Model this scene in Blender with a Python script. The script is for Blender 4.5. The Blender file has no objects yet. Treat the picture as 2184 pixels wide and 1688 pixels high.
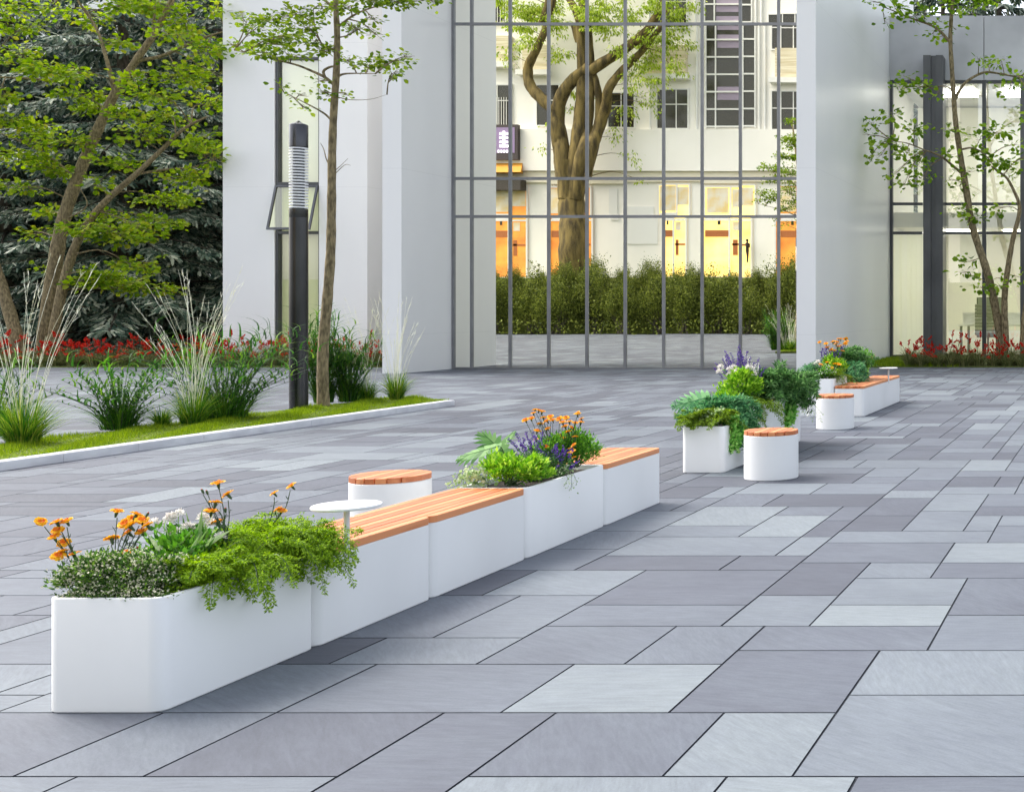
import bpy, math, random
import numpy as np
from math import radians as R, sin, cos, pi
from mathutils import Vector

SC = bpy.context.scene
COL = SC.collection
random.seed(7)
rng = np.random.default_rng(7)

# ------------------------------------------------------------------ camera, sky, sun, exposure
F_D, VX, VY, EYE = 2624.8, 2381.0, 661.7, 1.6      # photo measured on a 2183 x 1688 grid
cam = bpy.data.cameras.new('camera')
cam_ob = bpy.data.objects.new('camera', cam)
COL.objects.link(cam_ob)
cam.sensor_width = 36.0
cam.lens = F_D / 2183.0 * 36.0
cam.shift_x = -(VX - 1091.5) / 2183.0
cam.shift_y = -(844.0 - VY) / 2183.0
cam.clip_end = 900
cam.clip_start = 0.05
cam_ob.location = (0, 0, EYE)
cam_ob.rotation_euler = (R(90), 0, 0)
SC.camera = cam_ob

SUN_EL, SUN_AZ = 52.0, 288.0        # azimuth clockwise from +Y: from the left, a little beyond the building line
world = bpy.data.worlds.new('World')
SC.world = world
world.use_nodes = True
wn = world.node_tree
sky = wn.nodes.new('ShaderNodeTexSky')
sky.sky_type = 'NISHITA'
sky.sun_disc = False
sky.sun_elevation = R(SUN_EL)
sky.sun_rotation = R(SUN_AZ)
sky.air_density = 1.0
sky.dust_density = 4.0
sky.ozone_density = 1.0
veil = wn.nodes.new('ShaderNodeHueSaturation')       # thin high cloud: a paler sky
veil.inputs['Saturation'].default_value = 0.42
wn.links.new(sky.outputs[0], veil.inputs['Color'])
wn.links.new(veil.outputs[0], wn.nodes['Background'].inputs[0])
wn.nodes['Background'].inputs[1].default_value = 0.15

sun = bpy.data.lights.new('sun', 'SUN')
sun.energy = 0.6
sun.angle = R(25)
sun.color = (1.0, 0.95, 0.87)
sun_ob = bpy.data.objects.new('sun', sun)
COL.objects.link(sun_ob)
el, az = R(SUN_EL), R(SUN_AZ)
sdir = Vector((sin(az) * cos(el), cos(az) * cos(el), sin(el)))
sun_ob.rotation_euler = sdir.to_track_quat('Z', 'Y').to_euler()
sun_ob.location = sdir * 80

SC.view_settings.view_transform = 'Standard'
SC.view_settings.look = 'None'
SC.view_settings.exposure = 1.6
SC.view_settings.gamma = 1.0
SC.cycles.max_bounces = 10
SC.cycles.transparent_max_bounces = 12
SC.cycles.use_denoising = True


# ------------------------------------------------------------------ helpers
def W(x, y, Y):
    """photo point (2183-grid) at depth Y -> world"""
    return np.array(((x - VX) * Y / F_D, Y, EYE + (VY - y) * Y / F_D))


def G(x, y, z=0.0):
    """photo point lying on the level z -> world"""
    Y = (EYE - z) * F_D / (y - VY)
    return np.array(((x - VX) * Y / F_D, Y, z))


class MB:
    """collects geometry for ONE mesh object"""
    def __init__(self):
        self.v, self.f, self.n, self.m = [], [], [], []
        self.nv = 0
        self.fa = []
        self.nf = 0

    def add(self, verts, faces, mat=0, attr=None):
        verts = np.asarray(verts, dtype=np.float64).reshape(-1, 3)
        o = self.nv
        self.v.append(verts)
        self.nv += len(verts)
        for f in faces:
            self.f.append(np.asarray(f, dtype=np.int64) + o)
            self.n.append(np.array([len(f)]))
        self.m.append(np.full(len(faces), mat, dtype=np.int32))
        self.nf += len(faces)
        if attr is not None:
            self.fa.append(np.full(len(faces), attr))

    def add_many(self, V, faces, mat=0):
        """V: (N, k, 3) copies of one template, faces: template faces"""
        N, k, _ = V.shape
        if N == 0:
            return
        o = self.nv + np.arange(N) * k
        self.v.append(V.reshape(-1, 3))
        self.nv += N * k
        for f in faces:
            idx = (o[:, None] + np.asarray(f)[None, :])
            self.f.append(idx.reshape(-1))
            self.n.append(np.full(N, len(f)))
            self.m.append(np.full(N, mat, dtype=np.int32))
            self.nf += N

    def box(self, x0, x1, y0, y1, z0, z1, mat=0):
        v = [(x0, y0, z0), (x1, y0, z0), (x1, y1, z0), (x0, y1, z0), (x0, y0, z1), (x1, y0, z1), (x1, y1, z1), (x0, y1, z1)]
        self.add(v, [(0, 3, 2, 1), (4, 5, 6, 7), (0, 1, 5, 4), (1, 2, 6, 5), (2, 3, 7, 6), (3, 0, 4, 7)], mat)

    def prism(self, loop, z0, z1, mat=0, bottom=False):
        n = len(loop)
        v = [(p[0], p[1], z0) for p in loop] + [(p[0], p[1], z1) for p in loop]
        fs = [(i, (i + 1) % n, n + (i + 1) % n, n + i) for i in range(n)] + [tuple(range(n, 2 * n))]
        if bottom:
            fs.append(tuple(range(n - 1, -1, -1)))
        self.add(v, fs, mat)

    def loft(self, loops, mat=0, cap_top=False, cap_bot=False):
        n = len(loops[0])
        v = [p for l in loops for p in l]
        fs = []
        for k in range(len(loops) - 1):
            for i in range(n):
                j = (i + 1) % n
                fs.append((k * n + i, k * n + j, (k + 1) * n + j, (k + 1) * n + i))
        if cap_top:
            fs.append(tuple((len(loops) - 1) * n + i for i in range(n)))
        if cap_bot:
            fs.append(tuple(n - 1 - i for i in range(n)))
        self.add(v, fs, mat)

    def tube(self, pts, rad, n=8, mat=0, cap=True):
        pts = np.asarray(pts, float)
        m = len(pts)
        rad = np.broadcast_to(np.asarray(rad, float), (m,))
        T = np.gradient(pts, axis=0)
        T /= np.linalg.norm(T, axis=1)[:, None] + 1e-9
        ref = np.array((0.0, 0.0, 1.0)) if abs(T[0][2]) < 0.9 else np.array((1.0, 0.0, 0.0))
        loops = []
        for i in range(m):
            u = np.cross(T[i], ref)
            u /= np.linalg.norm(u) + 1e-9
            w = np.cross(u, T[i])
            ref = w
            a = np.arange(n) * 2 * pi / n
            loops.append(pts[i] + rad[i] * (np.cos(a)[:, None] * u + np.sin(a)[:, None] * w))
        self.loft(loops, mat, cap, cap)

    def lathe(self, c, prof, n=40, mat=0, cap_top=True, cap_bot=False):
        a = np.arange(n) * 2 * pi / n
        loops = [np.stack([c[0] + r * np.cos(a), c[1] + r * np.sin(a), np.full(n, c[2] + z)], 1) for r, z in prof]
        self.loft(loops, mat, cap_top, cap_bot)

    def build(self, name, mats, base=(0, 0, 0), parent=None, smooth=None, link=True):
        """mats: material or list; base: world point of the object's origin"""
        me = bpy.data.meshes.new(name)
        if self.nv:
            v = np.concatenate(self.v) - np.asarray(base, float)
            f = np.concatenate(self.f)
            n = np.concatenate(self.n)
            me.vertices.add(len(v))
            me.vertices.foreach_set('co', v.astype(np.float32).ravel())
            me.loops.add(len(f))
            me.loops.foreach_set('vertex_index', f.astype(np.int32))
            me.polygons.add(len(n))
            st = np.concatenate([[0], np.cumsum(n)[:-1]])
            me.polygons.foreach_set('loop_start', st.astype(np.int32))
            me.polygons.foreach_set('material_index', np.concatenate(self.m).astype(np.int32))
            if self.fa:
                at = me.attributes.new('tone', 'FLOAT', 'FACE')
                at.data.foreach_set('value', np.concatenate(self.fa).astype(np.float32))
            me.update(calc_edges=True)
            me.polygons.foreach_set('use_smooth', np.full(len(n), smooth is not None, dtype=bool))
            if smooth is not None:
                if smooth < 179:
                    me.set_sharp_from_angle(angle=R(smooth))
        for m in (mats if isinstance(mats, (list, tuple)) else [mats]):
            me.materials.append(m)
        ob = bpy.data.objects.new(name, me)
        if link:
            COL.objects.link(ob)
        if parent is not None:
            ob.parent = parent
            ob.location = np.asarray(base, float) - np.asarray(parent['_b'][:], float)
        else:
            ob.location = base
        ob['_b'] = [float(q) for q in base]
        return ob


def tag(o, label, cat, group=None, kind=None):
    o['label'] = label
    o['category'] = cat
    if group:
        o['group'] = group
    if kind:
        o['kind'] = kind
    return o


def thing(name, base, label, cat, group=None):
    o = bpy.data.objects.new(name, None)
    COL.objects.link(o)
    o.empty_display_size = 0.1
    o.location = base
    o['_b'] = [float(q) for q in base]
    return tag(o, label, cat, group)


def copy_tree(o, parent=None):
    c = o.copy()
    COL.objects.link(c)
    if parent is not None:
        c.parent = parent
    for ch in o.children:
        copy_tree(ch, c)
    return c


def struct(o):
    o['kind'] = 'structure'
    return o


# ------------------------------------------------------------------ materials
def new_mat(name):
    m = bpy.data.materials.new(name)
    m.use_nodes = True
    nt = m.node_tree
    return m, nt, nt.nodes['Principled BSDF'], nt.links


def N(nt, t, **kw):
    n = nt.nodes.new(t)
    for k, v in kw.items():
        setattr(n, k, v)
    return n


def noise_mat(name, c1, c2, scale=(4, 4, 4), rough=0.5, metal=0.0, bump=0.0, bscale=30, detail=4, island=0.0, spec=0.5, nlo=0.35, nhi=0.65):
    m, nt, b, L = new_mat(name)
    tc = N(nt, 'ShaderNodeTexCoord')
    mp = N(nt, 'ShaderNodeMapping')
    mp.inputs['Scale'].default_value = scale
    L.new(tc.outputs['Object'], mp.inputs[0])
    ns = N(nt, 'ShaderNodeTexNoise')
    ns.inputs['Scale'].default_value = 1.0
    ns.inputs['Detail'].default_value = detail
    L.new(mp.outputs[0], ns.inputs['Vector'])
    rp = N(nt, 'ShaderNodeValToRGB')
    rp.color_ramp.elements[0].color = (*c1, 1)
    rp.color_ramp.elements[1].color = (*c2, 1)
    rp.color_ramp.elements[0].position = nlo
    rp.color_ramp.elements[1].position = nhi
    fac = ns.outputs[0]
    if island:
        g = N(nt, 'ShaderNodeNewGeometry')
        mm = N(nt, 'ShaderNodeMath', operation='MULTIPLY_ADD')
        sub = N(nt, 'ShaderNodeMath', operation='SUBTRACT')
        L.new(g.outputs['Random Per Island'], sub.inputs[0])
        sub.inputs[1].default_value = 0.5
        L.new(sub.outputs[0], mm.inputs[0])
        mm.inputs[1].default_value = island
        L.new(fac, mm.inputs[2])
        fac = mm.outputs[0]
    L.new(fac, rp.inputs[0])
    L.new(rp.outputs[0], b.inputs['Base Color'])
    b.inputs['Roughness'].default_value = rough
    b.inputs['Metallic'].default_value = metal
    b.inputs['Specular IOR Level'].default_value = spec
    if bump:
        n2 = N(nt, 'ShaderNodeTexNoise')
        n2.inputs['Scale'].default_value = bscale
        n2.inputs['Detail'].default_value = 5
        L.new(mp.outputs[0], n2.inputs['Vector'])
        bp = N(nt, 'ShaderNodeBump')
        bp.inputs['Strength'].default_value = bump
        bp.inputs['Distance'].default_value = 0.02
        L.new(n2.outputs[0], bp.inputs['Height'])
        L.new(bp.outputs[0], b.inputs['Normal'])
    return m


def leaf_mat(name, cols, trans=0.35, rough=0.55, spec=0.18):
    """cols: list of colours spread by random per island"""
    m, nt, b, L = new_mat(name)
    g = N(nt, 'ShaderNodeNewGeometry')
    rp = N(nt, 'ShaderNodeValToRGB')
    cr = rp.color_ramp
    while len(cr.elements) < len(cols):
        cr.elements.new(0.5)
    for i, c in enumerate(cols):
        cr.elements[i].position = i / max(1, len(cols) - 1)
        cr.elements[i].color = (*c, 1)
    L.new(g.outputs['Random Per Island'], rp.inputs[0])
    L.new(rp.outputs[0], b.inputs['Base Color'])
    b.inputs['Roughness'].default_value = rough
    b.inputs['Specular IOR Level'].default_value = spec
    out = nt.nodes['Material Output']
    if trans > 0:
        t = N(nt, 'ShaderNodeBsdfTranslucent')
        hs = N(nt, 'ShaderNodeHueSaturation')
        hs.inputs['Value'].default_value = 1.35
        hs.inputs['Saturation'].default_value = 1.05
        L.new(rp.outputs[0], hs.inputs['Color'])
        L.new(hs.outputs[0], t.inputs[0])
        mx = N(nt, 'ShaderNodeMixShader')
        mx.inputs[0].default_value = trans
        L.new(b.outputs[0], mx.inputs[1])
        L.new(t.outputs[0], mx.inputs[2])
        L.new(mx.outputs[0], out.inputs[0])
    return m


def plain(name, c, rough=0.5, metal=0.0, emit=0.0, spec=0.5):
    m, nt, b, L = new_mat(name)
    b.inputs['Base Color'].default_value = (*c, 1)
    b.inputs['Roughness'].default_value = rough
    b.inputs['Metallic'].default_value = metal
    b.inputs['Specular IOR Level'].default_value = spec
    if emit:
        b.inputs['Emission Color'].default_value = (*c, 1)
        b.inputs['Emission Strength'].default_value = emit
    return m


def paving_mat():
    m, nt, b, L = new_mat('slate_paving')
    at = N(nt, 'ShaderNodeAttribute', attribute_name='tone')
    tc = N(nt, 'ShaderNodeTexCoord')
    # streaks, turned and moved per slab
    wv = N(nt, 'ShaderNodeTexWhiteNoise', noise_dimensions='1D')
    L.new(at.outputs['Fac'], wv.inputs['W'])
    vr = N(nt, 'ShaderNodeVectorRotate', rotation_type='Z_AXIS')
    sc_ = N(nt, 'ShaderNodeMath', operation='MULTIPLY_ADD')
    sc_.inputs[1].default_value = 1.5
    sc_.inputs[2].default_value = -0.25
    L.new(wv.outputs['Value'], sc_.inputs[0])
    L.new(tc.outputs['Object'], vr.inputs['Vector'])
    L.new(sc_.outputs[0], vr.inputs['Angle'])
    ad = N(nt, 'ShaderNodeVectorMath', operation='MULTIPLY_ADD')
    L.new(wv.outputs['Color'], ad.inputs[0])
    ad.inputs[1].default_value = (37, 53, 11)
    L.new(vr.outputs[0], ad.inputs[2])
    mp = N(nt, 'ShaderNodeMapping')
    mp.inputs['Scale'].default_value = (1.3, 7.5, 1)
    L.new(ad.outputs[0], mp.inputs[0])
    def nz(scale, detail, src, rough=.6, dist=0.0):
        q = N(nt, 'ShaderNodeTexNoise')
        q.inputs['Scale'].default_value = scale
        q.inputs['Detail'].default_value = detail
        q.inputs['Roughness'].default_value = rough
        q.inputs['Distortion'].default_value = dist
        L.new(src, q.inputs['Vector'])
        return q.outputs[0]
    def mth(op, a, b_, c=None):
        q = N(nt, 'ShaderNodeMath', operation=op)
        for k, v in enumerate((a, b_, c)):
            if v is None:
                continue
            if isinstance(v, (int, float)):
                q.inputs[k].default_value = v
            else:
                L.new(v, q.inputs[k])
        return q.outputs[0]
    streak = nz(1.7, 9, mp.outputs[0], .68, .6)          # cleft streaks
    fine = nz(7.0, 8, mp.outputs[0], .72, .3)            # fine streaks
    cloud = nz(1.9, 4, ad.outputs[0])                    # soft patches
    speck = nz(95, 2, tc.outputs['Object'])              # grain
    dirt = nz(.35, 5, tc.outputs['Object'], .62, .4)     # wide weathering across slabs
    rp = N(nt, 'ShaderNodeValToRGB')
    cr = rp.color_ramp
    cr.elements[0].position = 0.12
    cr.elements[0].color = (*PAVE[0], 1)
    cr.elements[1].position = 0.92
    cr.elements[1].color = (*PAVE[4], 1)
    for pos, c in ((.36, PAVE[1]), (.56, PAVE[2]), (.74, PAVE[3])):
        e = cr.elements.new(pos)
        e.color = (*c, 1)
    f = mth('MULTIPLY_ADD', streak, .30, at.outputs['Fac'])
    f = mth('MULTIPLY_ADD', cloud, .26, f)
    f = mth('SUBTRACT', f, .28)
    L.new(f, rp.inputs[0])
    v = mth('MULTIPLY_ADD', fine, .80, .60)
    v = mth('MULTIPLY', v, mth('MULTIPLY_ADD', speck, .30, .85))
    v = mth('MULTIPLY', v, mth('MULTIPLY_ADD', dirt, .50, .75))
    hs = N(nt, 'ShaderNodeHueSaturation')
    L.new(rp.outputs[0], hs.inputs['Color'])
    L.new(v, hs.inputs['Value'])
    L.new(hs.outputs[0], b.inputs['Base Color'])
    n1_out = mth('MULTIPLY_ADD', fine, .5, streak)
    b.inputs['Roughness'].default_value = 0.62
    b.inputs['Specular IOR Level'].default_value = 0.3
    bp = N(nt, 'ShaderNodeBump')
    bp.inputs['Strength'].default_value = 0.35
    bp.inputs['Distance'].default_value = 0.004
    L.new(n1_out, bp.inputs['Height'])
    L.new(bp.outputs[0], b.inputs['Normal'])
    return m


def glass_mat(name, refl, tint=(1, 1, 1), trans=(0.9, 0.93, 0.85), rough=0.0):
    m = bpy.data.materials.new(name)
    m.use_nodes = True
    nt = m.node_tree
    nt.nodes.remove(nt.nodes['Principled BSDF'])
    g = N(nt, 'ShaderNodeBsdfGlossy')
    g.inputs['Color'].default_value = (*tint, 1)
    g.inputs['Roughness'].default_value = rough
    t = N(nt, 'ShaderNodeBsdfTransparent')
    t.inputs[0].default_value = (*trans, 1)
    mx = N(nt, 'ShaderNodeMixShader')
    mx.inputs[0].default_value = refl
    nt.links.new(t.outputs[0], mx.inputs[1])
    nt.links.new(g.outputs[0], mx.inputs[2])
    nt.links.new(mx.outputs[0], nt.nodes['Material Output'].inputs[0])
    return m


PAVE = [(.056, .060, .076), (.082, .090, .112), (.112, .127, .150), (.142, .162, .182), (.176, .200, .214)]
M = {}
M['paving'] = paving_mat()
M['grout'] = plain('grout', (0.022, 0.026, 0.034), 0.9)
M['white'] = noise_mat('white_cast', (0.76, 0.76, 0.755), (0.81, 0.81, 0.805), (1.4, 1.4, 1.0), 0.42, bump=0.02, bscale=60)
M['kerb'] = noise_mat('kerb_stone', (0.48, 0.48, 0.50), (0.62, 0.62, 0.63), (3, 3, 6), 0.8, bump=0.25, bscale=30)
M['wood'] = noise_mat('bench_wood', (0.47, 0.135, 0.042), (0.66, 0.255, 0.098), (22, 1.6, 22), 0.45, bump=0.08, bscale=6, island=0.55)
M['wall'] = noise_mat('wall_panel', (0.76, 0.755, 0.745), (0.83, 0.825, 0.81), (0.25, 0.25, 0.12), 0.33, spec=0.4)
def panel_joints(m, z0, step, width, dark):
    nt = m.node_tree
    b = nt.nodes['Principled BSDF']
    src = b.inputs['Base Color'].links[0].from_socket
    tc = N(nt, 'ShaderNodeNewGeometry')
    sp_ = N(nt, 'ShaderNodeSeparateXYZ')
    nt.links.new(tc.outputs['Position'], sp_.inputs[0])
    a = N(nt, 'ShaderNodeMath', operation='SUBTRACT')
    nt.links.new(sp_.outputs['Z'], a.inputs[0])
    a.inputs[1].default_value = z0 - 100 * step
    d = N(nt, 'ShaderNodeMath', operation='MODULO')
    nt.links.new(a.outputs[0], d.inputs[0])
    d.inputs[1].default_value = step
    c = N(nt, 'ShaderNodeMath', operation='LESS_THAN')
    nt.links.new(d.outputs[0], c.inputs[0])
    c.inputs[1].default_value = width
    mx = N(nt, 'ShaderNodeMix', data_type='RGBA', blend_type='MULTIPLY')
    nt.links.new(c.outputs[0], mx.inputs[0])
    nt.links.new(src, mx.inputs[6])
    mx.inputs[7].default_value = (dark, dark, dark, 1)
    nt.links.new(mx.outputs[2], b.inputs['Base Color'])


panel_joints(M['wall'], 5.2, 4.22, .010, .88)
M['wall_grey'] = noise_mat('fascia_panel', (0.36, 0.36, 0.37), (0.60, 0.60, 0.61), (0.35, 0.35, 0.35), 0.45)
M['alu'] = noise_mat('mullion_metal', (0.20, 0.202, 0.21), (0.25, 0.252, 0.26), (2, 2, 2), 0.42, metal=0.4)
M['dark_metal'] = noise_mat('dark_metal', (0.060, 0.062, 0.068), (0.095, 0.097, 0.103), (2, 2, 0.6), 0.32, metal=0.6)
M['lamp_metal'] = noise_mat('lamp_metal', (0.045, 0.045, 0.048), (0.075, 0.075, 0.08), (3, 3, 1), 0.25, metal=0.9)
M['post'] = noise_mat('post_metal', (0.08, 0.08, 0.085), (0.13, 0.13, 0.135), (1, 1, .5), 0.35, metal=0.5)
M['lamp_white'] = plain('lamp_diffuser', (0.80, 0.80, 0.80), 0.4)
M['mirror'] = glass_mat('reflecting_glass', 0.97, (1.0, 0.98, 0.88), (0.55, 0.6, 0.5))
M['pane'] = glass_mat('window_glass', 0.28, (1.0, 0.98, 0.92), (0.95, 0.96, 0.88))
M['soil'] = noise_mat('soil', (0.020, 0.015, 0.010), (0.05, 0.035, 0.022), (30, 30, 30), 0.95, bump=0.6)
M['bark'] = noise_mat('bark', (0.105, 0.080, 0.040), (0.30, 0.235, 0.125), (26, 26, 9), 0.9, bump=0.6, bscale=3)
M['bark_dark'] = noise_mat('dark_bark', (0.05, 0.042, 0.03), (0.13, 0.11, 0.085), (18, 18, 8), 0.95, bump=0.6, bscale=3)
M['old_bark'] = noise_mat('old_tree_bark', (0.045, 0.032, 0.010), (0.20, 0.145, 0.045), (3.5, 3.5, .7), 0.9, bump=0.8, bscale=3)
M['twig'] = noise_mat('twig', (0.10, 0.085, 0.045), (0.24, 0.20, 0.11), (20, 20, 20), 0.9)
M['cream'] = plain('cream_interior', (0.80, 0.79, 0.69), 0.8)


# ------------------------------------------------------------------ leaf templates (length along +Y, normal +Z)
T_ROUND = (np.array([(0, 0, 0), (0.36, 0.33, 0.10), (0.40, 0.68, 0.08), (0, 1.0, -0.03), (-0.40, 0.68, 0.08), (-0.36, 0.33, 0.10)]), [(0, 1, 2, 3), (0, 3, 4, 5)])
T_OVAL = (np.array([(0, 0, 0), (0.22, 0.4, 0.05), (0, 1.0, -0.04), (-0.22, 0.4, 0.05)]), [(0, 1, 2), (0, 2, 3)])
T_LANCE = (np.array([(0, 0, 0), (0.07, 0.45, 0.02), (0, 1.0, -0.05), (-0.07, 0.45, 0.02)]), [(0, 1, 2, 3)])
T_NEEDLE = (np.array([(0.05, 0, 0), (0.0, 1.0, 0), (-0.05, 0, 0)]), [(0, 1, 2)])
T_DIAM = (np.array([(0, 0, 0), (0.28, 0.5, 0), (0, 1.0, 0), (-0.28, 0.5, 0)]), [(0, 1, 2, 3)])


def unit(a):
    return a / (np.linalg.norm(a, axis=-1, keepdims=True) + 1e-9)


def scatter(mb, tmpl, P, D, Nn, S, mat=0, wid=1.0):
    """place template copies: P points, D leaf axis, Nn rough normal, S size"""
    tv, tf = tmpl
    P = np.asarray(P, float)
    D = unit(np.asarray(D, float))
    X = np.cross(D, Nn)
    X = unit(X)
    Z = np.cross(X, D)
    S = np.broadcast_to(np.asarray(S, float), (len(P),))
    w = np.broadcast_to(np.asarray(wid, float), (len(P),))
    V = P[:, None, :] + S[:, None, None] * (tv[None, :, 0:1] * w[:, None, None] * X[:, None, :] + tv[None, :, 1:2] * D[:, None, :] + tv[None, :, 2:3] * Z[:, None, :])
    mb.add_many(V, tf, mat)


def rand_dirs(n, zlo=-1.0, zhi=1.0):
    z = rng.uniform(zlo, zhi, n)
    a = rng.uniform(0, 2 * pi, n)
    r = np.sqrt(np.clip(1 - z * z, 0, 1))
    return np.stack([r * np.cos(a), r * np.sin(a), z], 1)


def spline(pts, n):
    """Catmull-Rom through the points"""
    pts = np.asarray(pts, float)
    if len(pts) < 3:
        t = np.linspace(0, 1, n)[:, None]
        return pts[0] * (1 - t) + pts[-1] * t
    P = np.vstack([2 * pts[0] - pts[1], pts, 2 * pts[-1] - pts[-2]])
    out = []
    for t in np.linspace(0, len(pts) - 1 - 1e-6, n):
        i = int(t)
        u = t - i
        p0, p1, p2, p3 = P[i], P[i + 1], P[i + 2], P[i + 3]
        out.append(0.5 * ((2 * p1) + (-p0 + p2) * u + (2 * p0 - 5 * p1 + 4 * p2 - p3) * u * u + (-p0 + 3 * p1 - 3 * p2 + p3) * u ** 3))
    return np.array(out)


def rrect(x0, x1, y0, y1, r, n=7):
    """rounded rectangle, counter-clockwise"""
    out = []
    for cx, cy, a0 in ((x1 - r, y0 + r, -pi / 2), (x1 - r, y1 - r, 0), (x0 + r, y1 - r, pi / 2), (x0 + r, y0 + r, pi)):
        for k in range(n + 1):
            a = a0 + pi / 2 * k / n
            out.append((cx + r * cos(a), cy + r * sin(a)))
    return out


# ================================================================== SETTING: paving
U = 0.1395 * EYE            # slab module
K0 = 0.9634 / 0.0510        # row index offset
def gx(i): return i * U
def gy(k): return (0.9634 + 0.0510 * k) * 1e-3 * (2745.0 / 1.6) * EYE * EYE

PLACED = [  # (i0, i1, k0, k1, tone) read off the photograph, near the camera
    (-20, -17, 0, 3, .42), (-17, -15, 0, 3, .55), (-15, -12, 0, 3, .34), (-12, -10, -1, 3, .40), (-10, -7, 0, 3, .46), (-7, -5, 0, 3, .80), (-5, 0, 0, 4, .66),
    (-19, -16, -3, 0, .62), (-16, -12, -3, 0, .62), (-10, -6, -3, 0, .80), (-6, -4, -3, 0, .86), (-4, 0, -3, 0, .44),
    (-5, -1, 4, 7, .74), (-18, -15, 3, 6, .62), (-15, -11, 3, 6, .52), (-11, -8, 3, 6, .84), (-8, -5, 3, 7, .42),
    (-19, -16, 6, 8, .28), (-16, -13, 6, 8, .66), (-13, -10, 6, 9, .50), (-10, -8, 6, 9, .54), (-8, -4, 7, 9, .46), (-4, 0, 7, 10, .58),
    (-9, -7, 9, 12, .64), (-7, -4, 9, 11, .90), (-13, -9, 9, 11, .52), (-7, -4, 11, 14, .66), (-4, 0, 10, 14, .44), (-9, -7, 12, 16, .26), (-13, -9, 11, 15, .38),
    (-15, -13, 8, 12, .62), (-18, -15, 8, 12, .54), (-18, -16, 12, 15, .24), (-16, -13, 12, 15, .72), (-18, -15, 15, 18, .52), (-15, -11, 15, 17, .30), (-11, -9, 15, 17, .34),
    (-7, -5, 14, 16, .62), (-9, -5, 16, 19, .46), (-5, 0, 16, 19, .80), (-5, 0, 14, 16, .42), (-15, -10, 17, 20, .64),
]
# ---- slabs
I0, I1, KA, KB = -196, 36, -84, 146
occ = np.zeros((I1 - I0, KB - KA), dtype=bool)
tiles = []
def can(i0, i1, k0, k1):
    return i0 >= I0 and i1 <= I1 and k0 >= KA and k1 <= KB and not occ[i0 - I0:i1 - I0, k0 - KA:k1 - KA].any()
def put(i0, i1, k0, k1, t):
    occ[i0 - I0:i1 - I0, k0 - KA:k1 - KA] = True
    tiles.append((i0, i1, k0, k1, t))
for (i0, i1, k0, k1, t) in PLACED:
    if can(i0, i1, k0, k1):
        put(i0, i1, k0, k1, t)
SIZES = [(4, 3), (3, 3), (4, 2), (3, 2), (2, 3), (5, 2), (3, 4), (2, 4), (5, 3), (4, 1), (2, 2)]
tr = random.Random(11)
for k in range(KA, KB):
    i = I0
    while i < I1:
        if occ[i - I0, k - KA]:
            i += 1
            continue
        opts = SIZES[:]
        tr.shuffle(opts)
        done = False
        for (w, d) in opts:
            if can(i, i + w, k, k + d):
                put(i, i + w, k, k + d, tr.choice((.22, .30, .36, .42, .46, .52, .56, .62, .70, .80)) + tr.uniform(-.04, .04))
                i += w
                done = True
                break
        if not done:
            w = 1
            while i + w < I1 and w < 3 and can(i, i + w + 1, k, k + 1):
                w += 1
            d = 1
            while d < 3 and can(i, i + w, k, k + d + 1):
                d += 1
            put(i, i + w, k, k + d, tr.uniform(.25, .7))
            i += w
STRIP = (-12.62, -11.12, 2.0, 20.68)       # planting strip
pv = MB()
gap = 0.0042
for (i0, i1, k0, k1, t) in tiles:
    x0, x1, y0, y1 = gx(i0) + gap, gx(i1) - gap, gy(k0) + gap, gy(k1) - gap
    if y0 > 34.55:
        continue
    y1 = min(y1, 34.55)
    j = 0.0011
    q = [tr.uniform(-j, j) for _ in range(8)]
    b = 0.0012
    v = [(x0 + q[0], y0 + q[1], -0.004), (x1 + q[2], y0 + q[3], -0.004), (x1 + q[4], y1 + q[5], -0.004), (x0 + q[6], y1 + q[7], -0.004)]
    tt = t + tr.uniform(0, .003)
    v2 = [(v[0][0] + b, v[0][1] + b, 0), (v[1][0] - b, v[1][1] + b, 0), (v[2][0] - b, v[2][1] - b, 0), (v[3][0] + b, v[3][1] - b, 0)]
    pv.add(v + v2, [(4, 5, 6, 7)], 0, tt)
    pv.add(v + v2, [(0, 1, 5, 4), (1, 2, 6, 5), (2, 3, 7, 6), (3, 0, 4, 7)], 1, tt)
paving = struct(pv.build('plaza_paving', [M['paving'], M['grout']]))
g = MB()
g.add([(-46, -17, -0.006), (10, -17, -0.006), (10, 34.56, -0.006), (-46, 34.56, -0.006)], [(0, 1, 2, 3)])
struct(g.build('paving_joints', M['grout']))
M['ground'] = noise_mat('far_ground', (0.07, 0.085, 0.035), (0.12, 0.13, 0.06), (0.7, 0.7, 0.7), 0.95)
g = MB()
g.add([(-400, -300, -0.03), (400, -300, -0.03), (400, 500, -0.03), (-400, 500, -0.03)], [(0, 1, 2, 3)])
struct(g.build('ground', M['ground']))

# ---- planting strip with kerb
kb = MB()
x0, x1, y0, y1 = STRIP
kw, kh = 0.15, 0.095
yk = y0
while yk < y1 - .05:
    ye = min(yk + 1.0, y1)
    prof = lambda y: [(x1 - kw, y, 0.001), (x1, y, 0.001), (x1, y, kh - .015), (x1 - .004, y, kh - .005), (x1 - .015, y, kh), (x1 - kw, y, kh)]
    kb.loft([prof(yk), prof(ye - .005)], cap_top=True, cap_bot=True)
    yk = ye
struct(kb.build('kerb', M['kerb'], smooth=30))
M['turf'] = noise_mat('turf_soil', (0.07, 0.09, 0.012), (0.12, 0.15, 0.02), (9, 9, 9), 0.95)
tb = MB()
y_end = lambda x: y1 + (x1 - x) * .72
tb.prism([(x0, y0), (x1 - kw - .002, y0), (x1 - kw - .002, y_end(x1 - kw)), (x0, y_end(x0))], 0.002, 0.085)
struct(tb.build('planting_strip', M['turf']))
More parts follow.
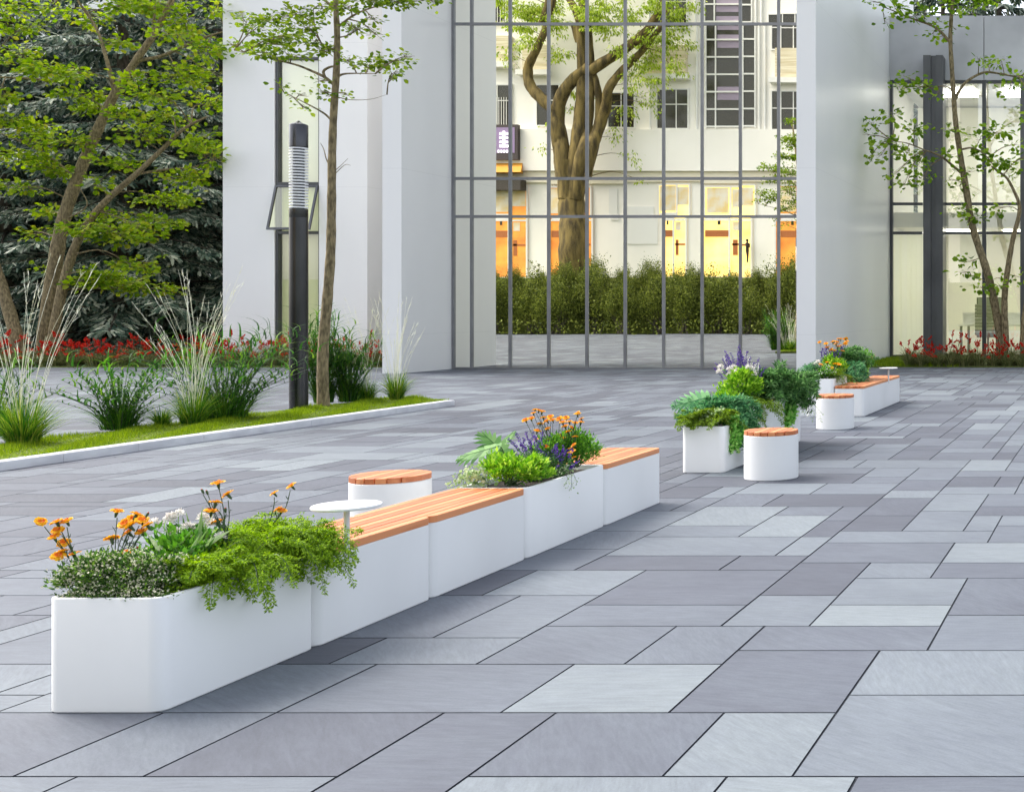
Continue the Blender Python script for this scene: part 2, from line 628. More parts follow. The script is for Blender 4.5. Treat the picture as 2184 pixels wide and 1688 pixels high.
M['grass'] = leaf_mat('lawn_blades', [(0.081, 0.161, 0.009), (0.184, 0.276, 0.011), (0.276, 0.356, 0.017), (0.138, 0.23, 0.011)], 0.4, 0.6)


def blades(mb, P, H, wid, lean, seg=1, mat=0, D=None, curve=0.4):
    """thin curved blades: P bases (n,3), H heights, lean horizontal reach"""
    n = len(P)
    if D is None:
        a = rng.uniform(0, 2 * pi, n)
        D = np.stack([np.cos(a), np.sin(a), np.zeros(n)], 1)
    side = np.stack([-D[:, 1], D[:, 0], np.zeros(n)], 1)
    # turn side a bit at random so blades show width from anywhere
    a = rng.uniform(-1.2, 1.2, n)
    side = side * np.cos(a)[:, None] + D * np.sin(a)[:, None]
    rows = []
    for s in range(seg + 1):
        t = s / seg
        pos = P + D * (lean * t ** (1 + curve * 2))[:, None] + np.array((0, 0, 1.0)) * (H * (t - curve * 0.35 * t ** 3))[:, None]
        w = wid * (1 - t) ** 0.7 if s < seg else None
        if s < seg:
            rows.append(pos - side * w[:, None] / 2)
            rows.append(pos + side * w[:, None] / 2)
        else:
            rows.append(pos)
    V = np.stack(rows, 1)
    fs = [(2 * s, 2 * s + 1, 2 * s + 3, 2 * s + 2) for s in range(seg - 1)] + [(2 * seg - 2, 2 * seg - 1, 2 * seg)]
    mb.add_many(V, fs, mat)


lw = MB()
n = 46000
P = np.stack([rng.uniform(x0 - .02, x1 - kw + .01, n), rng.uniform(9.5, y1 + 1.1, n), np.full(n, 0.08)], 1)
P = P[P[:, 1] < y_end(P[:, 0]) - .02]
n = len(P)
hh = rng.uniform(.03, .085, n) * (0.8 + 0.5 * np.sin(P[:, 0] * 9 + P[:, 1] * 4))
blades(lw, P, np.clip(hh, .025, .12), np.full(n, .010), rng.uniform(.01, .05, n))
tag(lw.build('lawn_grass', M['grass']), 'short yellow-green grass covering the kerbed strip', 'grass', kind='stuff')

# ---- beds with soil
gb = MB()
gb.box(-36, -17.9, 34.58, 62, -0.028, 0.02)
gb.box(-7.6, 12, 34.58, 41.28, -0.028, 0.021)
struct(gb.build('flower_bed_soil', M['turf']))

# ================================================================== BUILDING (main)
GY = 33.65       # glass plane
TOP = 15.0
bld = thing('office_building', (-15, 36, 0), 'white panelled office block with a tall reflecting glass front between two pillars', 'building')
b = MB()
xs = lambda x, Y: (x - VX) * Y / F_D
zs = lambda y, Y: EYE + (VY - y) * Y / F_D
WY = 36.0
wl, wr = xs(475, WY), xs(783, WY)
nl, nr, nt_ = xs(585, WY), xs(680, WY), zs(122, WY)
# side wing around its tall window opening
b.box(wl, nl, WY, 37.6, 0, TOP)
b.box(nr, wr, WY, 50, 0, TOP)
b.box(nl, nr, WY, 37.6, nt_, TOP)
b.box(nl, nr, 36.9, 37.6, 0, nt_)
b.box(wl, nr, 37.6, 50, 0, TOP)
b.build('side_wall', M['wall'], parent=bld, base=(-24, 36, 0))
b = MB()
px0, px1 = xs(815, 31.27), -18.17
b.box(px0, px1, 31.27, 40.0, 0, TOP)
b.build('pillar', M['wall'], parent=bld, base=(px0, 31.3, 0))
b = MB()
qx0, qx1 = xs(1698, 31.2), -7.63
b.box(qx0, qx1, 31.2, 46.2, 0.0, TOP)
b.build('pillar', M['wall'], parent=bld, base=(qx0, 31.2, 0))
b = MB()
b.box(px1, qx0, GY + .35, 40, 0.0, TOP - .02)
b.build('back_wall', M['wall'], parent=bld, base=(px1, GY, 0))
b = MB()
b.box(wr + .01, px0 - .01, 38.5, 40, 0.0, TOP - .03)
b.build('recess_wall', M['wall_grey'], parent=bld, base=(wr, 38, 0))
# curtain wall: frame and separate panes
vx = [960.5, 1006, 1088, 1170, 1251.5, 1333, 1415, 1497, 1578.5, 1660]
vX = [xs(v, GY) for v in vx]
vX[0] = px1 + .045
vX.append(xs(1741.5, GY))
hz = [0.03, zs(462, GY), zs(381, GY), zs(52, GY), 13.4]
b = MB()
mw = 0.076
for k, X in enumerate(vX):
    b.box(X - mw / 2, X + mw / 2, GY - .035, GY + .06, 0.0, 13.45)
for k in range(len(vX) - 1):
    for z in hz:
        h0, h1 = (0.004, 0.05) if z < .1 else (z - .038, z + .038)
        b.box(vX[k] + mw / 2, vX[k + 1] - mw / 2, GY - .030, GY + .055, h0, h1)
fr = b.build('curtain_wall', M['alu'], parent=bld, base=(vX[0], GY, 0))
for k in range(len(vX) - 1):
    for j in range(len(hz) - 1):
        p = MB()
        a = rng.uniform(-.0011, .0011, 2)     # panes never sit perfectly flat
        xa, xb, za, zb = vX[k] + mw / 2, vX[k + 1] - mw / 2, hz[j] + .02, hz[j + 1] - .038
        w = xb - xa
        p.add([(xa, GY + a[0] * w, za), (xb, GY - a[0] * w, za), (xb, GY - a[0] * w + a[1], zb), (xa, GY + a[0] * w + a[1], zb)], [(0, 1, 2, 3)])
        p.build('pane', M['mirror'], parent=fr, base=(xa, GY, za))
# canopy slab above the glass
b = MB()
b.box(px1, qx0, GY - .1, GY + .34, 13.46, TOP)
b.build('header', M['wall'], parent=bld, base=(px1, GY, 13.5))

# tall narrow window with a top-hung sash standing open
wy = WY + .14
z392, z495 = zs(392, WY), zs(495, WY)
b = MB()
fw = .075
b.box(nl, nl + fw, wy - .10, wy + .06, 0.02, nt_)
b.box(nr - fw * .6, nr, wy - .10, wy + .06, 0.02, nt_)
b.box(nl + fw, nr - fw * .6, wy - .10, wy + .06, z392 - .05, z392 + .05)
b.box(nl + fw, nr - fw * .6, wy - .09, wy + .06, z495 - .05, z495 + .03)
b.box(nl + fw, nr - fw * .6, wy - .10, wy + .06, nt_ - .06, nt_)
b.box(nl + fw, nr - fw * .6, wy - .10, wy + .06, 0.02, .08)
nw = b.build('window', M['dark_metal'], parent=bld, base=(nl, wy, 0))
for (za, zb) in ((.08, z495 - .05), (z392 + .05, nt_ - .06)):
    p = MB()
    p.add([(nl + fw, wy, za), (nr - fw * .6, wy, za), (nr - fw * .6, wy, zb), (nl + fw, wy, zb)], [(0, 1, 2, 3)])
    p.build('pane', M['pane'], parent=nw, base=(nl, wy, za))
M['blind'] = noise_mat('roller_blind', (0.84, 0.84, 0.62), (0.90, 0.90, 0.72), (.8, .8, .4), 0.9)
p = MB()
p.box(nl + .08, nr - .05, wy + .07, wy + .08, 0.09, nt_ - .07)
p.build('blind', M['blind'], parent=nw, base=(nl, wy, 0))
# sash, tilted out about its top edge
tl, ang = z392 - z495 - .05, R(16)
b = MB()
p = MB()
def sash_pt(u, v, d=0.0):
    # u across 0..1, v down from hinge in metres, d outward offset
    return (nl + .02 + u * (nr - nl - .04), wy - .11 - v * sin(ang) - d * cos(ang), z392 - .06 - v * cos(ang) + d * sin(ang))
def sash_bar(u0, u1, v0, v1):
    c = [sash_pt(u, v, d) for d in (0, .05) for (u, v) in ((u0, v0), (u1, v0), (u1, v1), (u0, v1))]
    b.add(c, [(0, 1, 2, 3), (7, 6, 5, 4), (0, 4, 5, 1), (1, 5, 6, 2), (2, 6, 7, 3), (3, 7, 4, 0)])
su = .06 / (nr - nl)
sash_bar(0, su, 0, tl); sash_bar(1 - su, 1, 0, tl); sash_bar(su, 1 - su, 0, .05); sash_bar(su, 1 - su, tl - .06, tl)
b.build('sash', M['dark_metal'], parent=nw, base=(nl, wy, z392))
M['sash_glass'] = glass_mat('sash_glass', 0.22, (1.0, 0.98, 0.8), (0.90, 0.93, 0.62))
p.add([sash_pt(su, .05, .02), sash_pt(1 - su, .05, .02), sash_pt(1 - su, tl - .06, .02), sash_pt(su, tl - .06, .02)], [(0, 1, 2, 3)])
p.build('sash_pane', M['sash_glass'], parent=nw, base=(nl, wy, z392 - .5))

# ================================================================== BUILDING (right wing)
RY = 41.4
wing = thing('glazed_wing', (-4, RY, 0), 'low glazed wing with grey metal fascia, dark posts and a lit office inside', 'building')
zf0, zf1 = zs(172, RY), zs(35, RY)
fx = xs(2098, RY)
M['fascia'] = M['wall_grey']
b = MB()
b.box(-7.62, fx - .012, RY - .06, RY + .5, zf0, zf1)
b.box(fx + .012, 12, RY - .06, RY + .5, zf0, zf1)
b.build('fascia', M['fascia'], parent=wing, base=(-7, RY, zf0))
b = MB()
b.box(-7.60, 12, RY + .51, 50, zf0 + .05, zf1 - .3)
b.build('roof', M['wall_grey'], parent=wing, base=(-7, RY, zf0))
# room
b = MB()
b.box(-7.6, 12, 47.0, 47.2, 0.02, zf0)
b.box(12, 12.2, RY, 47, 0.02, zf0)
b.box(-7.6, 12, RY + .6, 46.99, zs(482, RY), zs(482, RY) + .5)     # floor slab of the upper storey, seen as a soffit
b.build('inner_wall', M['cream'], parent=wing, base=(-7, 47, 0))
b = MB()
b.box(-7.6, 12, RY + .1, 46.98, -.02, .03)
b.build('floor', plain('office_floor', (0.55, 0.53, 0.44), .5), parent=wing, base=(-7, RY, 0))
M['panel_light'] = plain('ceiling_light', (1.0, 0.98, 0.92), emit=5.0)
for (lx, lz) in ((-5.6, zs(482, RY) - .03), (-3.4, zs(482, RY) - .03), (-1.0, zs(482, RY) - .03), (-5.6, zf0 - .03), (-3.4, zf0 - .03), (-1.0, zf0 - .03)):
    p = MB()
    p.box(lx - .6, lx + .6, 43.2, 44.4, lz - .02, lz + .02)
    p.build('ceiling_light', M['panel_light'], parent=wing, base=(lx, 43.8, lz))
# posts, mullions and transoms
def post(xa, xb, y0, z1, name='post'):
    q = MB()
    q.box(xs(xa, RY), xs(xb, RY), y0, RY + .2, 0.02, z1)
    return q.build(name, M['dark_metal'], parent=wing, base=(xs(xa, RY), y0, 0))
po = MB()
pz = zs(118, 40.75)
po.box(xs(1968, 40.75), xs(1984, 40.75), 40.75, RY + .2, 0.02, pz)
po.box(xs(1984, 40.75) + .001, xs(1995, 40.75), 40.83, RY + .2, 0.02, pz - .003)
po.box(xs(1995, 40.75) + .001, xs(2010, 40.75), 40.75, RY + .2, 0.02, pz)
po.build('post', M['post'], parent=wing, base=(-6, 40.8, 0))
b = MB()
b.box(xs(2175, 40.75), xs(2222, 40.75), 40.75, RY + .2, 0.02, zf0 - .01)
b.build('post', M['post'], parent=wing, base=(-3, 40.8, 0))
b = MB()
zt = [.06, zs(497, RY), zs(435, RY), zf0 - .06]
segs = [(1898, 1903.5), (2094, 2102.5)]
for (a, c) in segs:
    b.box(xs(a, RY), xs(c, RY), RY - .04, RY + .1, .02, zf0)
spans = [(1903.5, 1967), (2011, 2094), (2102.5, 2176), (2223, 2420), (2424, 2700)]
for (a, c) in spans:
    for z in zt:
        b.box(xs(a, RY) + .001, xs(c, RY) - .001, RY - .035, RY + .09, z - .045, z + .045)
mf = b.build('window_frame', M['dark_metal'], parent=wing, base=(-7, RY, 0))
for (a, c) in spans:
    for j in range(3):
        p = MB()
        p.add([(xs(a, RY), RY + .03, zt[j]), (xs(c, RY), RY + .03, zt[j]), (xs(c, RY), RY + .03, zt[j + 1]), (xs(a, RY), RY + .03, zt[j + 1])], [(0, 1, 2, 3)])
        p.build('pane', M['pane'], parent=mf, base=(xs(a, RY), RY, zt[j]))
p = MB()
for k in range(14):
    xa = xs(1900, 42) + k * .085
    p.box(xa, xa + .0845, 41.62 + .02 * (k % 2), 41.65 + .02 * (k % 2), .05, zs(500, RY))
p.build('curtain', leaf_mat('curtain_cloth', [(0.92, 0.92, 0.86), (0.94, 0.94, 0.90)], .6, .9), parent=wing, base=(-7, 42, 0))
# office furniture behind the glass
DY = 43.0
desk = thing('desk', (xs(2120, DY), DY, .03), 'white desk with grey legs behind the office window', 'desk')
dz = zs(690, DY)
dz = max(dz, .75)
M['desk_white'] = plain('desk_white', (0.8, 0.8, 0.76), .4)
M['grey_plastic'] = plain('grey_plastic', (0.30, 0.30, 0.26), .5)
DZ = 1.10
def rbox(name, x0, x1, y0, y1, z0, z1, mat, parent):
    q = MB()
    q.box(x0, x1, y0, y1, z0, z1)
    return q.build(name, mat, parent=parent, base=(x0, y0, z0))
rbox('desk_top', xs(2040, DY), xs(2240, DY), DY, DY + .8, DZ - .05, DZ, M['desk_white'], desk)
for dx in (2046, 2062, 2226):
    rbox('leg', xs(dx, DY), xs(dx + 5, DY), DY + .05, DY + .12, .03, DZ - .05, M['grey_plastic'], desk)
rbox('privacy_screen', xs(2047, DY), xs(2180, DY), DY + .7, DY + .74, DZ, DZ + .42, plain('screen_cloth', (.72, .72, .70), .8), desk)
mon = thing('monitor', (xs(2108, DY), DY + .35, DZ), 'dark framed monitor standing on the office desk', 'monitor')
rbox('screen', xs(2080, DY), xs(2138, DY), DY + .33, DY + .37, DZ + .26, DZ + .95, plain('screen_dark', (.05, .06, .05), .25), mon)
rbox('screen_glass', xs(2082, DY), xs(2136, DY), DY + .322, DY + .329, DZ + .29, DZ + .92, plain('screen_face', (.30, .33, .28), .2), mon)
rbox('stand', xs(2103, DY), xs(2111, DY), DY + .371, DY + .42, DZ, DZ + .5, M['grey_plastic'], mon)
chair = thing('office_chair', (xs(2105, DY), 42.5, .03), 'grey ribbed office chair pulled up to the desk', 'chair')
q = MB()
for k in range(9):
    z = .80 + k * .12
    pts = [(xs(2080, 42.5) + .0, 42.45, z), (xs(2080, 42.5) + .2, 42.38, z), (xs(2130, 42.5) - .2, 42.38, z), (xs(2130, 42.5), 42.45, z)]
    q.tube(pts, .062, 6)
q.build('backrest', plain('chair_cloth', (.34, .34, .29), .7), parent=chair, base=(xs(2105, 42.5), 42.45, .8), smooth=60)
rbox('seat', xs(2082, 42.5), xs(2128, 42.5), 42.5, 42.95, .66, .76, M['grey_plastic'], chair)
q = MB()
cxx = xs(2105, 42.5)
q.tube([(cxx, 42.72, .10), (cxx, 42.72, .66)], .035, 8)
for k in range(5):
    a = k * 2 * pi / 5
    q.tube([(cxx, 42.72, .16), (cxx + .36 * cos(a), 42.72 + .36 * sin(a), .06)], [.03, .02], 6)
q.build('base', M['grey_plastic'], parent=chair, base=(cxx, 42.72, .03), smooth=60)

# ================================================================== STREET FURNITURE
def shell_planter(name, x0, x1, y0, y1, h, r, label, group='white planters and benches'):
    base = ((x0 + x1) / 2, (y0 + y1) / 2, 0)
    t = thing(name, base, label, 'planter', group)
    b = MB()
    def lp(i, z):
        return [(p[0], p[1], z) for p in rrect(x0 + i, x1 - i, y0 + i, y1 - i, max(r - i, .012), 8)]
    T = .022
    b.loft([lp(.004, .001), lp(0, .006), lp(0, h - .006), lp(.0018, h - .0018), lp(.006, h), lp(T - .006, h), lp(T - .0018, h - .0018), lp(T, h - .006), lp(T, h - .16)], cap_bot=True)
    b.build('body', M['white'], parent=t, base=base, smooth=35)
    s = MB()
    s.prism(rrect(x0 + T + .001, x1 - T - .001, y0 + T + .001, y1 - T - .001, r - T), h - .15, h - .035)
    s.build('soil', M['soil'], parent=t, base=base)
    return t


def slats(b, x0, x1, ylo, yhi, nsl, z0, z1, gapw=.0085):
    """boards running along Y, ends cut to the outline ylo(x)..yhi(x)"""
    w = (x1 - x0) / nsl
    for k in range(nsl):
        xa, xb = x0 + k * w + gapw / 2, x0 + (k + 1) * w - gapw / 2
        if k == 0: xa = x0 + .001
        if k == nsl - 1: xb = x1 - .001
        X = np.linspace(xa, xb, 7)
        lo = [(x, ylo(x)) for x in X]
        hi = [(x, yhi(x)) for x in X[::-1]]
        c = .003
        loop = lo + hi
        cx, cy = (xa + xb) / 2, sum(p[1] for p in loop) / len(loop)
        def ins(i):
            out = []
            for (px, py) in loop:
                out.append((px + (i if px < cx - 1e-4 else -i if px > cx + 1e-4 else 0) * min(1, abs(px - cx) / (w * .3)), py + (i if py < cy else -i)))
            return out
        L0 = [(p[0], p[1], z0) for p in loop]
        L1 = [(p[0], p[1], z1 - c) for p in loop]
        L2 = [(p[0], p[1], z1) for p in ins(c)]
        b.loft([L0, L1, L2], cap_top=True, cap_bot=True)


def bench(name, x0, x1, y0, y1, label, h=.457, r=.055, group='white planters and benches'):
    base = ((x0 + x1) / 2, (y0 + y1) / 2, 0)
    t = thing(name, base, label, 'bench', group)
    b = MB()
    def lp(i, z):
        return [(p[0], p[1], z) for p in rrect(x0 + i, x1 - i, y0 + i, y1 - i, max(r - i, .012), 8)]
    hb = h - .040
    b.loft([lp(.004, .001), lp(0, .006), lp(0, hb - .004), lp(.004, hb), lp(.014, hb), lp(.016, hb - .06)], cap_top=True, cap_bot=True)
    b.build('body', M['white'], parent=t, base=base, smooth=35)
    def ylo(x):
        d = min(x - x0, x1 - x)
        return y0 + (r - math.sqrt(max(0, r * r - (r - d) ** 2)) if d < r else 0)
    def yhi(x):
        return y0 + y1 - ylo(x)
    s = MB()
    slats(s, x0, x1, ylo, yhi, 8, hb + .002, h)
    s.build('seat', M['wood'], parent=t, base=base)
    return t


def stool(name, cx, cy, label, r=.252, h=.457):
    t = thing(name, (cx, cy, 0), label, 'stool', 'round stools')
    b = MB()
    hb = h - .040
    b.lathe((cx, cy, 0), [(r - .004, .001), (r, .006), (r, hb - .004), (r - .004, hb), (r - .014, hb), (r - .016, hb - .06)], 64, cap_bot=True)
    b.build('drum', M['white'], parent=t, base=(cx, cy, 0), smooth=35)
    s = MB()
    yl = lambda x: cy - math.sqrt(max(0, (r - .002) ** 2 - (x - cx) ** 2))
    yh = lambda x: 2 * cy - yl(x)
    slats(s, cx - r + .006, cx + r - .006, yl, yh, 7, hb + .002, h, .0095)
    s.build('seat', M['wood'], parent=t, base=(cx, cy, hb))
    return t


def side_table(name, cx, cy, label, xface, z=.645, r=.153):
    t = thing(name, (cx, cy, 0), label, 'table', 'small round side tables')
    b = MB()
    b.lathe((cx, cy, z - .016), [(.02, -.001), (r - .006, 0), (r - .001, .004), (r, .009), (r - .002, .014), (r - .006, .016)], 64, cap_bot=True)
    b.build('table_top', M['white'], parent=t, base=(cx, cy, z), smooth=35)
    b = MB()
    b.tube([(cx, cy, .385), (cx, cy, z - .014)], .0135, 16)
    b.build('pole', M['white'], parent=t, base=(cx, cy, 0), smooth=60)
    return t


RX0, RX1 = -4.264, -3.800
pl1 = shell_planter('planter', RX0, RX1, 4.893, 5.845, .457, .055, 'white rectangular planter nearest the viewer, holding heath, orange flowers and yellow-green fern')
bA = bench('bench', RX0, RX1, 5.850, 6.838, 'white bench with slatted wooden seat directly behind the nearest planter, small table on its side')
bB = bench('bench', RX0, RX1, 6.843, 7.930, 'white wooden-topped bench just before the planter of lavender and orange flowers')
pl2 = shell_planter('planter', RX0, RX1, 7.935, 9.150, .457, .055, 'white planter between two wooden-topped benches, holding lavender and orange flowers')
bC = bench('bench', RX0, RX1, 9.155, 10.27, 'white bench with wooden seat ending the long front row, beyond the lavender planter')
side_table('side_table', -3.797, 6.07, 'white round table on a thin pole at the side of the nearest bench', RX1)
stool('stool', -5.078, 8.61, 'white drum stool with slatted wooden top standing behind the front row of benches')
stool('stool', -3.309, 11.79, 'white drum stool with wooden top in front of the low planter with trailing ivy')
stool('stool', -3.83, 16.74, 'white drum stool with wooden top in front of the farthest bench and planter')
plM1 = shell_planter('planter', -4.29, -3.872, 12.13, 13.16, .457, .055, 'low white planter behind the drum stool, with trailing ivy and feathery ferns')
plM2 = shell_planter('planter', -4.29, -3.872, 13.18, 15.10, .575, .055, 'taller white planter topped with lavender and white flowers, ivy hanging over its side')
plF1 = shell_planter('planter', -4.69, -4.275, 18.58, 19.56, .566, .055, 'tall white planter left of the farthest bench, with orange and white flowers')
plF2 = shell_planter('planter', -4.69, -4.282, 20.0, 20.95, .65, .055, 'white planter half hidden behind greenery at the far left side of the farthest bench')
bF = bench('bench', -4.269, -3.815, 18.58, 21.66, 'long white bench with wooden seat, the farthest one, near the building pillar')
side_table('side_table', -3.812, 20.55, 'white round table on a thin pole at the far bench near the building', -3.815)

# lamp post in the planting strip
LX, LY = -12.56, 18.9
lamp = thing('street_lamp', (LX, LY, .08), 'dark cylindrical lamp post with white louvred section rising from the grass strip', 'street lamp')
LZ = lambda y: zs(y, LY)
lr = .126
b = MB()
b.lathe((LX, LY, 0), [(lr, .08), (lr, LZ(464))], 40)
b.build('shaft', M['lamp_metal'], parent=lamp, base=(LX, LY, .08), smooth=35)
b = MB()
b.lathe((LX, LY, 0), [(lr * .985, LZ(464) + .002), (lr, LZ(462.5)), (lr, LZ(446))], 40)
b.build('collar', M['lamp_metal'], parent=lamp, base=(LX, LY, LZ(462)), smooth=35)
b = MB()
b.lathe((LX, LY, 0), [(lr * .62, LZ(446)), (lr * .62, LZ(314))], 24)
b.build('lamp_core', plain('lamp_core', (.10, .10, .11), .35, .3), parent=lamp, base=(LX, LY, LZ(446)), smooth=35)
b = MB()
z0, z1 = LZ(446), LZ(314)
nr_ = 21
for k in range(nr_):
    z = z0 + (k + .5) * (z1 - z0) / nr_
    d = (z1 - z0) / nr_ * .21
    b.lathe((LX, LY, z), [(lr * .63, d * .6), (lr, -d), (lr + .002, 0), (lr, d), (lr * .63, d * 2.0)], 40, cap_top=False)
b.build('louvres', M['lamp_white'], parent=lamp, base=(LX, LY, z0), smooth=30)
b = MB()
b.lathe((LX, LY, 0), [(lr, LZ(314)), (lr, LZ(268)), (lr * .93, LZ(266)), (lr * .35, LZ(262)), (.012, LZ(258))], 40)
b.build('cap', M['lamp_metal'], parent=lamp, base=(LX, LY, LZ(314)), smooth=35)

# ================================================================== PLANTS IN THE PLANTERS
M['heath'] = leaf_mat('heath_leaf', [(0.024, 0.056, 0.016), (0.048, 0.112, 0.024), (0.096, 0.208, 0.032), (0.256, 0.416, 0.064)], .3)
M['cream_fl'] = leaf_mat('cream_floret', [(0.62, 0.60, 0.42), (0.75, 0.72, 0.56)], .2)
M['lime'] = leaf_mat('lime_leaf', [(0.068, 0.203, 0.014), (0.149, 0.351, 0.02), (0.297, 0.513, 0.034), (0.486, 0.675, 0.095)], .35)
M['green'] = leaf_mat('fresh_leaf', [(0.031, 0.109, 0.016), (0.078, 0.232, 0.023), (0.139, 0.341, 0.031), (0.232, 0.465, 0.046)], .35)
M['fern'] = leaf_mat('yellow_fern', [(0.084, 0.181, 0.009), (0.168, 0.293, 0.012), (0.288, 0.446, 0.015), (0.408, 0.586, 0.045)], .35)
M['olive'] = leaf_mat('olive_fern', [(0.064, 0.118, 0.009), (0.128, 0.202, 0.012), (0.217, 0.336, 0.022), (0.319, 0.47, 0.06)], .35)
M['blue'] = leaf_mat('blue_fern', [(0.019, 0.097, 0.038), (0.048, 0.194, 0.071), (0.112, 0.317, 0.12), (0.224, 0.458, 0.185)], .3)
M['deep'] = leaf_mat('deep_fern', [(0.023, 0.076, 0.023), (0.057, 0.152, 0.038), (0.114, 0.266, 0.067), (0.228, 0.399, 0.133)], .3)
M['ivy'] = leaf_mat('ivy_leaf', [(0.081, 0.27, 0.043), (0.163, 0.456, 0.072), (0.325, 0.676, 0.129), (0.683, 0.9, 0.315)], .35)
M['pale_ivy'] = leaf_mat('pale_ivy', [(0.22, 0.36, 0.12), (0.42, 0.52, 0.26), (0.62, 0.68, 0.46)], .3)
M['stem'] = plain('green_stem', (0.035, 0.075, 0.02), .6)
M['lav'] = leaf_mat('lavender', [(0.042, 0.009, 0.165), (0.077, 0.018, 0.27), (0.126, 0.042, 0.36), (0.224, 0.12, 0.45)], .25)
M['whitefl'] = leaf_mat('white_petal', [(0.70, 0.68, 0.64), (0.82, 0.80, 0.78), (0.62, 0.56, 0.50)], .25)
M['petal_y'] = leaf_mat('yellow_petal', [(0.80, 0.42, 0.015), (0.84, 0.56, 0.03), (0.80, 0.34, 0.02)], .25)
M['petal_o'] = leaf_mat('orange_petal', [(0.74, 0.24, 0.02), (0.68, 0.13, 0.02), (0.55, 0.05, 0.015), (0.80, 0.36, 0.05)], .25)
M['red_bud'] = plain('red_bud', (0.45, 0.03, 0.01), .5)
M['varieg'] = leaf_mat('striped_leaf', [(0.06, 0.16, 0.03), (0.20, 0.34, 0.10), (0.62, 0.70, 0.46)], .3)


def bush(name, c, rad, n, ls, mat, label, cat, tmpl=T_OVAL, clumps=14, spread=.38, up=.35, group=None, extra=None, wid=1.0, base=None, dome=True):
    """leafy bush: leaf rosettes round many shoot tips inside a lumpy dome"""
    c = np.asarray(c, float)
    rad = np.asarray(rad, float)
    mb = MB()
    d = rand_dirs(clumps, -.25 if dome else -.8, 1.0)
    cc = c + d * rad * rng.uniform(.45, .92, clumps)[:, None]
    k = rng.integers(0, clumps, n)
    off = rng.normal(0, spread, (n, 3)) * rad * .55
    P = cc[k] + off
    if dome:
        P[:, 2] = np.maximum(P[:, 2], c[2] - rad[2] * .35)
    o = unit((P - c) / rad)
    D = unit(o + rng.normal(0, .55, (n, 3)) + np.array((0, 0, up)))
    Nn = unit(rng.normal(0, .5, (n, 3)) + np.array((0, 0, 1.0)) + o * .4)
    scatter(mb, tmpl, P, D, Nn, ls * rng.uniform(.6, 1.25, n), 0, wid)
    mats = [mat]
    if extra:
        em, en, es, et = extra
        q = rng.integers(0, n, en)
        dd = rand_dirs(en, -.2, 1)
        scatter(mb, et, P[q] + dd * ls * .6, dd, rand_dirs(en), es * rng.uniform(.6, 1.2, en), 1, 1.3)
        mats.append(em)
    # a few stems so the inside is not empty
    root = np.array((c[0], c[1], c[2] - rad[2] * .5)) if base is None else np.asarray(base, float)
    mats.append(M['stem'])
    for i in range(min(clumps, 16)):
        mid = root * .5 + cc[i] * .5 + rng.normal(0, .02, 3)
        mb.tube(spline([root + rng.normal(0, .02, 3) * np.array((1, 1, 0)), mid, cc[i]], 5), np.linspace(.006, .002, 5) * max(1, rad[0] * 3), 4, len(mats) - 1)
    ob = mb.build(name, mats, base=root)
    return tag(ob, label, cat, group)


def frond_set(mb, bases, dirs, lens, droop, npin=22, pin=.35, leaf=.02, mat=0, stem_mat=1, tmpl=T_OVAL, wid=.6, perpin=7, taper=1.0, flat=1.0):
    """ferny fronds: curved rachis, side shoots, small leaflets along every shoot"""
    PP, DD, NN = [], [], []
    for bpt, d, L, dr in zip(bases, dirs, lens, droop):
        d = unit(np.asarray(d, float))
        t = np.linspace(0, 1, 12)
        pts = bpt + d * (L * t)[:, None] + np.array((0, 0, -1.0)) * (dr * L * t ** 2)[:, None]
        mb.tube(pts, np.linspace(.0022, .0008, 12), 3, stem_mat, cap=False)
        s = np.linspace(.12, 1, npin)
        pos = np.stack([np.interp(s, t, pts[:, a]) for a in range(3)], 1)
        tan = unit(np.stack([np.gradient(pos[:, a]) for a in range(3)], 1))
        side = unit(np.cross(tan, np.array((0, 0, 1.0)) + rng.normal(0, .15, 3)))
        nrm = np.cross(side, tan)
        for sg in (-1, 1):
            pl = pin * L * np.sin(np.clip(s, 0, 1) ** .8 * pi * .93 + .12) ** taper * rng.uniform(.75, 1.1, npin)
            pd = unit(side * sg * flat + tan * .65 + rng.normal(0, .16, (npin, 3)) + nrm * rng.normal(0, .25, (npin, 1)))
            u = (np.arange(perpin) + .6) / perpin
            q = pos[:, None, :] + pd[:, None, :] * (pl[:, None] * u[None, :])[:, :, None]
            q[:, :, 2] -= (pl[:, None] * u[None, :] ** 2) * .22
            q = q.reshape(-1, 3)
            PP.append(q)
            a = np.repeat(pd, perpin, 0)
            DD.append(a + rng.normal(0, .55, q.shape))
            NN.append(np.repeat(nrm, perpin, 0) + rng.normal(0, .3, q.shape))
    P, D, Nn = np.concatenate(PP), np.concatenate(DD), np.concatenate(NN)
    scatter(mb, tmpl, P, D, Nn, leaf * rng.uniform(.6, 1.3, len(P)), mat, wid)


def fern(name, root, n, L, mat, label, cat='fern', az=(0, 360), el=(10, 75), droop=.5, spread=.06, leaf=.018, npin=20, pin=.30, perpin=6, tmpl=T_OVAL, wid=.6, group=None, aniso=None, taper=1.0):
    root = np.asarray(root, float)
    mb = MB()
    A = np.radians(rng.uniform(az[0], az[1], n))
    E = np.radians(rng.uniform(el[0], el[1], n))
    d = np.stack([np.cos(A) * np.cos(E), np.sin(A) * np.cos(E), np.sin(E)], 1)
    if aniso is not None:
        d *= np.asarray(aniso)
    bs = root + rng.normal(0, spread, (n, 3)) * np.array((1, 1, .15))
    lens = L * rng.uniform(.55, 1.1, n)
    frond_set(mb, bs, d, lens, droop * rng.uniform(.6, 1.5, n), npin, pin, leaf, 0, 1, tmpl, wid, perpin, taper)
    return tag(mb.build(name, [mat, M['stem']], base=root), label, cat, group)


